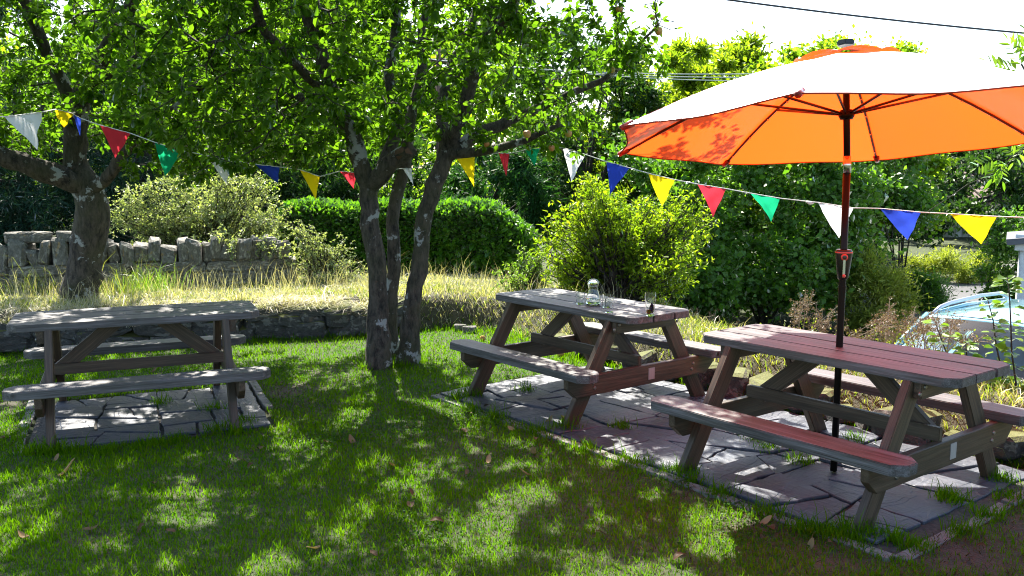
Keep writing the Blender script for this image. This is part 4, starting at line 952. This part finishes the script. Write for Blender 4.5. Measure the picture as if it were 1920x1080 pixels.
X, Y = scatter(90000, -6, 4, 3, 9.6); ok = in_view(X, Y, .5) & (sdist(X, Y) < 0) & ~inpad(X, Y, .01) & (rng.random(len(X)) < .08 + .6 * soil_at(X, Y)); X, Y = X[ok], Y[ok]; n = len(X)
tag(link('lawn_thatch', blade_mesh('lawn_thatch', np.stack([X, Y, height(X, Y) + rng.uniform(0, .016, n)], 1), rng.uniform(.012, .035, n), rng.uniform(.003, .006, n), rng.uniform(1, 2.5, n), rng.random(n), .8), M['thatch']), 'brown thatch and dead clippings lying in the lawn', 'thatch', kind='stuff')
# clover and plantain patches
cp = [(rng.uniform(-3.2, 1.6), rng.uniform(3.9, 8.6), rng.uniform(.10, .28)) for _ in range(34)]; P = np.concatenate([np.stack([x + rng.normal(size=240) * r, y + rng.normal(size=240) * r, np.zeros(240)], 1) for x, y, r in cp[:22]])
P = P[~inpad(P[:, 0], P[:, 1], .03) & (sdist(P[:, 0], P[:, 1]) < -.05)]; n = len(P); P[:, 2] = height(P[:, 0], P[:, 1]) + rng.uniform(.012, .034, n); L = rng.uniform(.010, .022, n)
tag(link('clover', leaf_mesh('clover', P, rdir(n) * (1, 1, .3), nrm(rdir(n) * .35 + (0, 0, 1)), L, L * .9, rng.random(n), .1, True), M['clover']), 'small round clover leaves in patches through the lawn', 'clover', kind='stuff')
# tufts at legs, trunks, kerbs and joints
TP = []
def tuft(p, n, r, h): TP.append((np.array(p), n, r, h))
for C, yaw in ((C_L, YAW_L), (C_M, YAW_R), (C_R, YAW_R)):
    for e in (-1, 1):
        for s_ in (-1, 1):
            if s_ == 1: continue
            u, v = e * LF, s_ * (FF + .05); tuft((C[0] + u * math.cos(yaw) - v * math.sin(yaw), C[1] + u * math.sin(yaw) + v * math.cos(yaw)), 150, .09, .075)
for (px, py) in ((1420, 830), (1440, 845), (1770, 935), (1790, 945), (1165, 805), (1650, 1010), (1690, 1020), (1600, 1010), (1560, 1005), (720, 690), (750, 690), (690, 692), (790, 680), (60, 850), (100, 850), (240, 725), (985, 735), (880, 770), (1880, 905), (1500, 995), (1010, 812), (1100, 845), (1180, 868), (1300, 905), (1350, 930), (1440, 965), (930, 785), (855, 750), (1270, 890), (1800, 1000), (1850, 970), (1900, 940), (140, 848), (200, 850), (280, 838), (330, 830), (400, 812), (460, 795), (1530, 1000), (1200, 875), (1720, 1030), (1600, 830), (1340, 770), (1500, 870), (300, 760), (400, 770)): tuft(gz(px, py)[:2], 110, .07, .065)
PP, HH = [], []
for p, k, r, h in TP: PP.append(np.concatenate([p + rng.normal(size=(k, 2)) * r * .6, np.full((k, 1), .0)], 1)); HH.append(rng.gamma(6, h / 6, k))
PP = np.concatenate(PP); HH = np.concatenate(HH)
tag(link('grass_tufts', blade_mesh('grass_tufts', PP, HH, rng.uniform(.004, .007, len(PP)), rng.uniform(.2, 1, len(PP)), rng.beta(2, 3, len(PP))), M['lawn']), 'longer grass tufts round the table legs, kerbs and tree stems', 'grass', kind='stuff')
# bank: matted pale grass
X, Y = scatter(330000, -8, 5, 3.5, 13.2); s = sdist(X, Y); ok = in_view(X, Y, .8) & (s > -.03) & (s < np.where(X < .2, 2.2, 1.6)) & (rng.random(len(X)) < .8); X, Y, s = X[ok], Y[ok], s[ok]; n = len(X)
H = rng.gamma(5, .016, n) * np.where(X < 0, 1 - .5 * sstep(.5, 1.1, s), 1); dry = sstep(2.6, -.6, X) * .8
pn = .5 + .5 * np.sin(X * 3 + 1) * np.sin(Y * 4.3); isdry = rng.random(n) < (dry * .42 + .32 * pn)
Pk = np.stack([X, Y, height(X, Y) - .01], 1)
tag(link('bank_grass', blade_mesh('bank_grass', Pk[~isdry], H[~isdry] * .8, rng.uniform(.006, .010, (~isdry).sum()), rng.uniform(.3, 1.3, (~isdry).sum()), rng.random((~isdry).sum())), M['bankgrass']), 'yellow-green grass matted over the bank', 'grass', kind='stuff')
tag(link('dry_grass', blade_mesh('dry_grass', Pk[isdry], H[isdry], rng.uniform(.005, .009, isdry.sum()), rng.uniform(.4, 1.6, isdry.sum()), rng.random(isdry.sum())), M['straw']), 'bleached dry grass matted along the top of the bank', 'grass', kind='stuff')
sv = rng.uniform(1.4, s1, 9000); pq = np.array([np.concatenate(along(min(v_, cum[-1] - .01))) for v_ in sv]); o_ = rng.uniform(-.10, .14, len(sv)); X = pq[:, 0] - pq[:, 3] * o_; Y = pq[:, 1] + pq[:, 2] * o_
Z = .34 - .10 * (o_ < 0) * rng.random(len(sv)) - .06 * (np.sin(sv * 5.1) > .5); n = len(sv)
tag(link('overhanging_grass', blade_mesh('overhanging_grass', np.stack([X, Y, Z], 1), rng.gamma(5, .018, n), rng.uniform(.004, .007, n), rng.uniform(.8, 2.6, n), rng.random(n), .9), M['straw']), 'straw-coloured grass hanging over the top of the mossy retaining wall', 'grass', kind='stuff')
# tall seeding stalks
n = 2200; X, Y = scatter(n * 4, -7, 1.2, 9, 11.4); s = sdist(X, Y); ok = (s > .25) & (s < 1.7); X, Y = X[ok][:n], Y[ok][:n]; n = len(X)
tag(link('seed_stalks', blade_mesh('seed_stalks', np.stack([X, Y, height(X, Y)], 1), rng.gamma(7, .034, n), np.full(n, .0042), rng.uniform(.2, .9, n), rng.random(n), .45), M['straw']), 'tall arching straw stalks standing on the bank before the stone wall', 'grass', kind='stuff')
for (px, py, k, h, mt, lab) in ((225, 545, 160, .30, 'bankgrass', 'arching green grass clump beside the leaning apple trunk'), (280, 550, 220, .24, 'sapling', 'bright green weed clump in front of the stone wall'), (60, 545, 180, .26, 'bankgrass', 'arching seed grass clump before the wall at the leaning tree')):
    p = gy(px, py, 10.2); p[2] = hz(p[0], p[1]); q = np.concatenate([rng.normal(size=(k, 2)) * .16, np.zeros((k, 1))], 1)
    o = link('grass_clump', blade_mesh('grass_clump', q, rng.gamma(7, h / 7, k), np.full(k, .0055), rng.uniform(.3, 1.2, k), rng.random(k), .5), M[mt]); o.location = p; tag(o, lab, 'grass')

# ------------------------------------------------------------------ flowering and dead plants on the bank
def dry_plant(px, py, Y, hgt, n, label, name='dried_flower', spread=.16, head=.03, mat='drybloom', group='dried flowers on the bank behind the parasol table'):
    p = gy(px, py, Y); z0 = hz(p[0], Y); t = empty(name, (p[0], Y, z0)); tag(t, label, 'plant', group)
    V, Q = [], []; hp = []
    for k in range(n):
        a = rng.normal(size=2) * spread * .35; b = rng.normal(size=2) * spread; h = hgt * rng.uniform(.65, 1.1); top = np.array([b[0], b[1], h])
        pts = np.array([[a[0], a[1], -.02], [a[0] * .6 + b[0] * .3, a[1] * .6 + b[1] * .3, h * .5], top]); tube_arrays(pts, [.0035, .003, .002], 4, V, Q)
        for f in (1.0, .9, .82, .72):
            c = pts[1] + (top - pts[1]) * (f - .5) * 2 if f < 1 else top; m = 3 if f < 1 else 1
            for _ in range(m):
                e = c + (rng.normal(size=3) * np.array([.03, .03, .012]) if f < 1 else 0); hp.append((e, head * rng.uniform(.5, 1.0)))
                if f < 1: tube_arrays(np.array([c - (0, 0, .02), e]), [.0016, .0012], 3, V, Q)
    link('stems', npmesh('stems', np.concatenate(V), [np.concatenate(Q)]), M['deadstalk_t'], t)['kind'] = 'stuff'
    P = np.concatenate([np.array(e) + rng.normal(size=(16, 3)) * r * np.array([.5, .5, .28]) for e, r in hp]); m = len(P)
    link('flower_heads', leaf_mesh('flower_heads', P, rdir(m), rdir(m), rng.uniform(.006, .014, m), rng.uniform(.005, .010, m), rng.random(m), .2, False), M[mat], t)['kind'] = 'stuff'
    lp = rng.normal(size=(n * 8, 3)) * np.array([spread * .8, spread * .8, 0]) + np.array([0, 0, 1]) * rng.uniform(.05, hgt * .7, (n * 8, 1)); m = len(lp)
    link('foliage', leaf_mesh('foliage', lp, rdir(m), nrm(rdir(m) + (0, 0, .6)), rng.uniform(.02, .04, m), rng.uniform(.01, .018, m), rng.random(m), .2, False), M['verge'], t)['kind'] = 'stuff'
t = NT('dry_stem'); t.principled((.26, .21, .14), .9); M['deadstalk_t'] = t.m
for px, Y, h in ((1500, 7.55, .50), (1545, 7.4, .52), (1590, 7.25, .46), (1625, 7.1, .50), (1660, 6.9, .48), (1700, 6.75, .44), (1735, 6.6, .40), (1775, 6.45, .38), (1570, 7.5, .45), (1645, 7.2, .42)):
    dry_plant(px, 600, Y, h, 9, 'dried brown flower heads on pale stems at the top of the bank')
for px, Y, h in ((1325, 8.9, .52), (1350, 8.7, .45)):
    dry_plant(px, 600, Y, h, 14, ('taller' if h > .5 else 'shorter') + ' of two rusty dead dock plants beside the jug table end', 'dead_dock', .14, .03, 'deadstalk', 'dead docks on the bank')
def sapling(pxs, Y, label, zb=None):
    p = gy(pxs[0][0], pxs[0][1], Y); z0 = hz(p[0], Y); t = empty('sapling', (p[0], Y, z0)); tag(t, label, 'plant', 'leafy saplings behind the parasol table')
    off = np.array((p[0], Y, z0)); pts = [np.zeros(3)] + [gy(x, y, Y + .02 * k) - off for k, (x, y) in enumerate(pxs)]
    link('stem', tube('stem', pts, np.linspace(.007, .003, len(pts)), 6), M['twig'], t)
    P, D = [], []
    pts = np.array(pts)
    for k in range(1, len(pts)):
        for _ in range(13):
            f = rng.random(); b = pts[k - 1] + (pts[k] - pts[k - 1]) * f; dd = nrm(np.array([rng.normal(), rng.normal(), .25])[None])[0]; P.append(b + dd * .03); D.append(dd + (0, 0, -.2))
    P, D = np.array(P), np.array(D); m = len(P); L = rng.uniform(.05, .09, m)
    me = leaf_mesh('leaf_spray', P, D, nrm(rdir(m) * .5 + (0, 0, .9)), L, L * .8, rng.random(m), .15, True); link('leaves', me, M['sapling'], t)['kind'] = 'stuff'
sapling([(1905, 720), (1897, 660), (1895, 600), (1892, 540), (1888, 520)], 5.9, 'tall leafy sapling crossing the car windscreen')
sapling([(1880, 700), (1868, 650), (1862, 600), (1852, 562)], 6.0, 'leafy sapling with oval leaves beside the tall sapling')
sapling([(1815, 700), (1812, 660), (1810, 630)], 6.15, 'low leafy sprig sprouting behind the table corner')
sapling([(1790, 700), (1770, 650), (1752, 600)], 6.3, 'leaning leafy sprig between the dried flowers and the saplings')

# ------------------------------------------------------------------ climber at the right edge
def climber():
    Y = 6.5; b = gy(1985, 500, Y); t = empty('climber', (b[0], Y, b[2])); t.location.z = hz(b[0], Y); off = np.array((b[0], Y, t.location.z)); tag(t, 'climbing vine with long pinnate leaves reaching in beside the parasol', 'climber')
    paths = [([(1990, 700), (2000, 500), (1990, 330), (1960, 200), (1915, 120)], .012), ([(1990, 330), (1935, 262), (1880, 318), (1815, 345)], .004), ([(1815, 345), (1780, 370), (1738, 397)], .003), ([(1990, 330), (1950, 250), (1890, 300), (1860, 300)], .004), ([(1960, 200), (1925, 150), (1890, 140)], .004), ([(1990, 330), (1960, 190), (1930, 100), (1900, 60), (1850, 85), (1780, 60)], .0022)]
    V, Q = [], []
    for k_, (pp, r) in enumerate(paths): tube_arrays(np.array([gy(x, y, Y - (.2 * i_ / 2 if k_ == 2 else 0)) for i_, (x, y) in enumerate(pp)]) - off, np.linspace(r, r * .5, len(pp)), 6, V, Q)
    V[0][:, 2] = np.where(V[0][:, 2] < .3, V[0][:, 2] - 0.0, V[0][:, 2])
    tube_arrays(np.array([[0, 0, -.05], gy(1990, 700, Y) - off]), [.014, .012], 6, V, Q)
    link('vine_stem', npmesh('vine_stem', np.concatenate(V), [np.concatenate(Q)], smooth=True), M['twig'], t)
    P, D = [], []
    for (x, y, dx, dy) in ((1915, 120, -25, -45), (1905, 130, -40, -10), (1910, 140, -45, 20), (1925, 100, 5, -50), (1895, 140, -45, -25), (1930, 150, -50, 25), (1935, 110, -30, -30), (1860, 300, -30, 15), (1880, 305, -20, 30), (1870, 300, 10, 40), (1900, 290, -20, -30), (1910, 280, 20, -40), (1930, 265, -30, 40), (1950, 250, 10, 45), (1945, 230, 40, 40)):
        c = gy(x, y, Y); e = gy(x + dx, y + dy, Y + rng.normal() * .05) - c
        for k in range(5):
            for sg in (-1, 1):
                s = nrm(np.cross(e, np.array([0, -1, .3]))[None])[0] * sg; P.append(c + e * (k / 5)); D.append(nrm((e / np.linalg.norm(e) * .8 + s)[None])[0])
        P.append(c + e); D.append(e)
    P, D = np.array(P), nrm(np.array(D)); m = len(P); L = rng.uniform(.06, .10, m)
    link('leaves', leaf_mesh('leaves', P - off, D, nrm(rdir(m) * .5 + (0, -.5, .6)), L, L * .3, rng.random(m), .1, True), M['sapling'], t)['kind'] = 'stuff'
climber()

# ------------------------------------------------------------------ bunting
def bunting():
    def Yd(x): return float(np.interp(x, [-60, 10, 140, 660, 1000, 1920, 2000], [6.5, 6.9, 8.3, 8.3, 8.2, 5.85, 5.6]))
    fl = [('white', 10, 219, 80, 210, 66, 282), ('yellow', 105, 205, 137, 213, 116, 238), ('blue', 138, 215, 152, 222, 150, 255), ('red', 186, 234, 245, 250, 218, 297), ('green', 291, 267, 344, 283, 308, 331),
          ('white', 386, 291, 438, 302, 425, 345), ('blue', 478, 308, 524, 313, 520, 344), ('yellow', 562, 318, 600, 331, 592, 375), ('red', 637, 321, 668, 324, 664, 354), ('white', 755, 316, 772, 316, 775, 347), ('yellow', 856, 297, 890, 293, 889, 350),
          ('red', 935, 287, 955, 288, 949, 330), ('green', 985, 281, 1012, 278, 1001, 310), ('white', 1056, 277, 1098, 290, 1070, 341), ('blue', 1137, 303, 1181, 315, 1143, 366), ('yellow', 1216, 325, 1265, 337, 1240, 387), ('red', 1307, 345, 1362, 354, 1338, 408),
          ('green', 1405, 362, 1463, 372, 1447, 415), ('white', 1535, 380, 1600, 390, 1572, 447), ('blue', 1650, 391, 1726, 398, 1702, 450), ('yellow', 1783, 401, 1869, 406, 1838, 459)]
    o0 = gy(1520, 378, Yd(1520)); t = empty('bunting', o0); tag(t, 'string of coloured triangular pennants strung through the apple trees to the right', 'bunting'); off = np.array(o0)
    pts = [(-60, 222)] + [p for f in fl for p in ((f[1], f[2]), (f[3], f[4]))] + [(1925, 408), (2000, 405)]
    P = np.array([gy(x, y, Yd(x)) for x, y in pts]) - off
    link('cord', tube('cord', P, .0042, 6), M['cord'], t)
    link('knot', tube('knot', np.array([gy(1512, 378, Yd(1520)), gy(1519, 381, Yd(1520)), gy(1526, 380, Yd(1520))]) - off, [.008, .016, .007], 7), M['cord'], t)
    for (c, x0, y0, x1, y1, tx, ty) in fl:
        a, b = gy(x0, y0, Yd(x0)), gy(x1, y1, Yd(x1)); tip = gy(tx, ty, (Yd(x0) + Yd(x1)) / 2 + rng.normal() * .03); nn = nrm(np.cross(b - a, tip - a)[None])[0]; N_ = 8; V = []; Fc = []; ph = rng.uniform(0, 6)
        for i in range(N_ + 1):
            for j in range(N_ + 1 - i):
                f, g2 = i / N_, j / N_; p = a + (b - a) * g2 + (tip - a) * f
                p = p + nn * (.018 * math.sin(5 * g2 + 3 * f + ph) * f * 1.5 + .008 * math.sin(11 * g2 + ph) + .003 * math.sin(17 * f + 9 * g2)); V.append(p - off)
        idx = {}; k = 0
        for i in range(N_ + 1):
            for j in range(N_ + 1 - i): idx[i, j] = k; k += 1
        for i in range(N_):
            for j in range(N_ - i):
                Fc.append((idx[i, j], idx[i, j + 1], idx[i + 1, j]))
                if j < N_ - i - 1: Fc.append((idx[i, j + 1], idx[i + 1, j + 1], idx[i + 1, j]))
        pn = link('pennant', mesh('pennant', V, Fc, True), M['flag_' + c], t); pn['label'] = c + ' triangular pennant'
bunting()

# ------------------------------------------------------------------ wires, pole, buildings
def wire(name, a, b, sag, r, mat, label, group=None):
    a, b = np.array(a), np.array(b); P = [a + (b - a) * f - np.array([0, 0, 4 * sag * f * (1 - f)]) for f in np.linspace(0, 1, 20)]
    o = link(name, tube(name, P, r, 6), M[mat]); tag(o, label, 'cable', group); return o
wire('overhead_cable', gy(1240, -18, 9), gy(1990, 68, 9.6), .03, .010, 'cable', 'thick black overhead cable crossing the white sky above the parasol')
up = gy(824, 319, 20); ub = hz(up[0], 20)
o = empty('utility_pole', (up[0], 20, ub)); tag(o, 'slim brown timber pole rising behind the laurel hedge', 'pole')
link('shaft', tube('shaft', [(0, 0, -.2), (0, 0, 2), (0, 0, 4.4)], [.075, .068, .055], 10), M['timber'], o)
link('cross_arm', box('cross_arm', (0, 0, 3.75), (.9, .09, .09), .01), M['timber'], o)
for k, (y0, y1) in enumerate(((172, 138), (180, 145), (190, 152))):
    e = gy(1430, y1, 18.2); st_ = np.array([up[0] + (-.35 + .35 * k), 20, ub + 3.80])
    wire('power_wire', st_, e, .12, .011, 'wire', 'pale power wire running from the timber pole past the ash trees', 'three parallel power wires')
def barn():
    c = gy(1815, 460, 40); zb = gy(1815, 470, 40)[2]; t = empty('barn', (c[0], 40, zb - .3), .12); tag(t, 'pale barn with tall boarded doors and brown roof beyond the lane', 'building')
    link('wall', box('wall', (0, 2, 1.2), (4.2, 4, 2.8)), M['barn'], t)
    link('roof', prism('roof', [(-2.4, -.4), (2.4, -.4), (2.4, 4.4), (-2.4, 4.4)], 0, .12), M['roof'], t, Matrix.Translation((0, 0, 2.62)) @ Matrix.Rotation(.30, 4, 'X'))
    for k in range(6):
        link('door_board', box('door_board', None, (.27, .05, 1.7), .01), M['whitewash'] if k % 2 else M['barn'], t, Matrix.Translation((-.8 + k * .30, -.03, 1.05)))
    link('door_post', box('door_post', None, (.07, .08, 1.9)), M['timber'], t, Matrix.Translation((.42, -.06, 1.0)))
    link('yard_wall', box('yard_wall', (-.6, -1.5, .12), (5.5, .2, .35), .02), M['whitewash'], t)
barn()
def shed():
    c = gy(1912, 470, 14.5); t = empty('shed', (c[0] + 1.08, 14.5, ROAD_Z), -.5); tag(t, 'whitewashed rough-walled shed corner at the lane edge', 'building')
    ht = gy(1912, 452, 14.5)[2] - ROAD_Z
    link('wall', box('wall', (0, 0, ht / 2), (1.9, 1.5, ht), .03), M['whitewash'], t)
    link('roof', box('roof', (0, 0, 0), (2.3, 1.9, .10), .01), M['sroof'], t, Matrix.Translation((0, 0, ht + .14)) @ Matrix.Rotation(-.12, 4, 'Y'))
    link('fascia', box('fascia', (0, -.80, ht + .0), (2.05, .06, .26), .01), M['whitewash'], t)
shed()

# ------------------------------------------------------------------ car on the lane
def car():
    yaw = math.atan2(-.655, -.755); f = np.array([-.755, -.655]); lft = np.array([-f[1], f[0]])
    corner = gy(1742, 590, 9.0)[:2]; C = corner - .40 * f + .60 * lft
    t = empty('parked_car', (C[0], C[1], ROAD_Z), yaw); tag(t, 'turquoise estate car with silver roof rails parked on the lane below the bank', 'car')
    # lower body stations: x, z bottom, z shoulder, z top, half width
    ST = [(-2.05, .42, .70, .86, .72), (-1.95, .28, .80, .98, .82), (-1.5, .24, .88, 1.0, .865), (-.6, .22, .90, .99, .875), (.3, .22, .90, .98, .875), (.85, .22, .90, .985, .870), (1.2, .23, .86, .95, .86), (1.7, .25, .76, .86, .83), (1.98, .28, .62, .72, .74), (2.08, .36, .52, .58, .62)]
    V, Fc = [], []
    for (x, zb, zs, zt, hw) in ST:
        ring = [(0, zb), (hw * .8, zb), (hw * .97, zb + .12), (hw, (zb + zs) / 2), (hw * .985, zs), (hw * .90, zt - .02), (hw * .5, zt + .015), (0, zt + .025)]
        full = ring + [(-y, z) for y, z in ring[-2:0:-1]]; V += [(x, y, z) for y, z in full]
    m = 14
    for i in range(len(ST) - 1):
        for j in range(m): Fc.append((i * m + j, (i + 1) * m + j, (i + 1) * m + (j + 1) % m, i * m + (j + 1) % m))
    Fc.append(tuple(range(m))); Fc.append(tuple(range((len(ST) - 1) * m, len(ST) * m))[::-1])
    me = mesh('body', V, Fc, True); bd = link('body', me, M['paint'], t); sm = bd.modifiers.new('sub', 'SUBSURF'); sm.levels = 2; sm.render_levels = 2
    # glasshouse
    def grid(name, c00, c10, c11, c01, mat, bulge=.03, nrmv=(0, 0, 1), parent=t, n=8):
        V, Fc = [], []; nv = Vector(nrmv)
        for i in range(n + 1):
            for j in range(n + 1):
                u, v = i / n, j / n; p = (Vector(c00).lerp(Vector(c10), u)).lerp(Vector(c01).lerp(Vector(c11), u), v); p += nv * bulge * 16 * u * (1 - u) * v * (1 - v) * .8 + nv * bulge * .35 * 4 * u * (1 - u); V.append(p)
        for i in range(n):
            for j in range(n): q = i * (n + 1) + j; Fc.append((q, q + n + 1, q + n + 2, q + 1))
        return link(name, mesh(name, V, Fc, True), M[mat], parent)
    rf = grid('roof', (.40, -.60, 1.47), (.40, .60, 1.47), (-1.55, .58, 1.44), (-1.55, -.58, 1.44), 'paint', .05)
    grid('windscreen', (.98, -.74, 1.0), (.98, .74, 1.0), (.44, .575, 1.455), (.44, -.575, 1.455), 'carglass', .05, (.7, 0, .6))
    grid('header_strip', (.455, -.60, 1.452), (.455, .60, 1.452), (.395, .60, 1.474), (.395, -.60, 1.474), 'paint', .02, (.6, 0, .7))
    grid('rear_window', (-1.92, -.70, 1.0), (-1.92, .70, 1.0), (-1.58, .56, 1.42), (-1.58, -.56, 1.42), 'carglass', .03, (-1, 0, .4))
    for s in (-1, 1):
        grid('front_side_window', (.86, s * .80, 1.0), (-.30, s * .82, 1.0), (-.30, s * .64, 1.42), (.36, s * .63, 1.42), 'carglass', .01, (0, s, .3))
        grid('rear_side_window', (-.38, s * .82, 1.0), (-1.78, s * .80, 1.02), (-1.50, s * .62, 1.40), (-.38, s * .64, 1.42), 'carglass', .01, (0, s, .3))
        for nm, a, b, r in (('windscreen_pillar', (1.0, s * .77, .98), (.40, s * .61, 1.462), .034), ('door_pillar', (-.34, s * .825, .98), (-.34, s * .645, 1.44), .032), ('rear_pillar', (-1.90, s * .75, .98), (-1.55, s * .60, 1.43), .05)):
            a, b = Vector(a), Vector(b); link(nm, tube(nm, [tuple(a), tuple((a + b) / 2 + Vector((0, s * .01, .02))), tuple(b)], r, 8), M['paint'] if nm != 'door_pillar' else M['trim'], t)
        link('roof_edge', tube('roof_edge', [(.42, s * .60, 1.462), (-.5, s * .61, 1.475), (-1.55, s * .59, 1.435)], .022, 8), M['paint'], t)
        link('roof_rail', tube('roof_rail', [(.36, s * .575, 1.475), (.22, s * .57, 1.525), (.0, s * .57, 1.545), (-.7, s * .57, 1.555), (-1.25, s * .56, 1.535), (-1.45, s * .555, 1.47)], .020, 10), M['silver'], t)
        mr = link('wing_mirror', box('wing_mirror', None, (.12, .20, .15), .04), M['paint'], t, Matrix.Translation((.72, s * .99, 1.04)))
        link('mirror_glass', box('mirror_glass', None, (.006, .16, .11), .002), M['chrome'], mr, Matrix.Translation((-.06, 0, 0)))
        hl = lathe('headlight', [(.0001, -.03), (.12, -.03), (.12, .02), (.07, .045), (.0001, .05)], 16); link('headlight', hl, M['lampglass'], t, xmat((1.93, s * .56, .66), (0, 1, 0), (.8, s * .3, .4)))
        for x in (1.28, -1.32):
            wl = link('wheel', lathe('wheel', [(.16, -.09), (.29, -.10), (.32, -.06), (.32, .06), (.29, .10), (.16, .09)], 24), M['tyre'], t, Matrix.Translation((x, s * .79, .318)) @ Matrix.Rotation(-s * math.pi / 2, 4, 'X'))
            link('rim', lathe('rim', [(.0001, .05), (.06, .07), (.10, .05), (.19, .085), (.20, .07)], 20), M['silver'], wl)
        st_ = link('front_seat', box('front_seat', (-.22, s * .36, .95), (.16, .46, .62), .05, Matrix.Rotation(-.2, 3, 'Y')), M['seat'], t)
        link('headrest', box('headrest', (-.32, s * .36, 1.30), (.09, .25, .17), .04), M['seat'], st_)
    link('grille', box('grille', (2.03, 0, .47), (.06, .8, .14), .02), M['trim'], t)
    link('number_plate', box('number_plate', (2.085, 0, .38), (.02, .50, .105), .004), M['white'], t)
    link('dashboard', box('dashboard', (.72, 0, .97), (.42, 1.4, .10), .03), M['trim'], t)
    link('cabin_floor', box('cabin_floor', (-.5, 0, .93), (2.3, 1.5, .04), .01), M['trim'], t)
    bm = bmesh.new(); V, Q = [], []; pts = [(0, .18 * math.cos(k * math.pi / 8), .18 * math.sin(k * math.pi / 8)) for k in range(17)]; bm.free()
    link('steering_wheel', tube('steering_wheel', pts, .014, 6), M['trim'], t, Matrix.Translation((.42, -.36, 1.06)) @ Matrix.Rotation(.4, 4, 'Y'))
    link('rear_view_mirror', box('rear_view_mirror', None, (.03, .22, .075), .02), M['trim'], t, Matrix.Translation((.50, 0, 1.335)))
    link('wiper', tube('wiper', [(1.0, -.30, 1.02), (.90, .05, 1.08), (.92, .35, 1.075)], .008, 5), M['trim'], t)
car()

# ------------------------------------------------------------------ fallen leaves and windfall apples
LV = []
for k in range(6):
    n_ = 6; V, Fc = [], []
    for i in range(n_ + 1):
        f = i / n_; wd = .022 * math.sin(math.pi * min(.98, f * .9 + .06)) ** .8; z = .016 * math.sin(3.5 * f + k) + .02 * f * f
        for j in (-1, -.5, 0, .5, 1): V.append(((f - .5) * .075, j * wd, z + .55 * wd * abs(j) ** 1.5 * (.5 + .25 * k / 3) + .003))
    for i in range(n_):
        for j in range(4): q = i * 5 + j; Fc.append((q, q + 5, q + 6, q + 1))
    me = mesh('fallen_leaf', V, Fc, True); a = me.attributes.new('var', 'FLOAT', 'FACE'); a.data.foreach_set('value', [(.1, .35, .55, .75, .95, .2)[k]] * len(me.polygons)); me.materials.append(M['deadleaf']); LV.append(me)
spots = [gz(*p) for p in ((320, 1006), (265, 1003), (172, 1000), (122, 962), (735, 878), (985, 895), (1435, 985), (1445, 1000), (1520, 1028), (1275, 1055), (1840, 1035), (1000, 855), (962, 808), (1030, 795), (880, 782), (1295, 905), (1560, 1030), (870, 815), (590, 1040), (820, 990), (700, 1050), (470, 880), (610, 835), (1210, 905), (1130, 1010), (915, 770), (1060, 798), (760, 760), (660, 830), (1385, 1040))]
while len(spots) < 62:
    x, y = rng.uniform(-3.5, 2.4), rng.uniform(3.8, 8.2)
    if not inpad(np.array([x]), np.array([y]), .05)[0]: spots.append(np.array([x, y, 0]))
for k, p in enumerate(spots):
    o = link('fallen_leaf', LV[rng.integers(6)]); ip = inpad(np.array([p[0]]), np.array([p[1]]))[0]; o.location = (p[0], p[1], hz(p[0], p[1]) + (.024 if ip else .022)); s_ = rng.uniform(.5, 1.0); o.scale = (s_, s_, s_); o.rotation_euler = (rng.normal() * .3, rng.normal() * .3, rng.uniform(0, 6.28))
    tag(o, 'curled brown fallen leaf lying on the lawn', 'leaf', 'fallen leaves on the lawn')
o = link('fallen_leaf', LV[4]); p = gz(127, 893); o.location = (p[0], p[1], .035); o.scale = (1.5,) * 3; o.rotation_euler = (0, -.2, .4); tag(o, 'pale crumpled leaf on the lawn before the mossy-wall table', 'leaf')
for (px, py) in ((1052, 670), (905, 640)):
    p = gz(px, py); o = link('windfall_apple', AP); o.location = (p[0], p[1], .03); o.rotation_euler = (1.2, .3, 0); tag(o, 'small windfall apple lying in grass behind the jug table' if px > 1000 else 'small windfall apple lying in the sunny grass by the bank', 'apple')
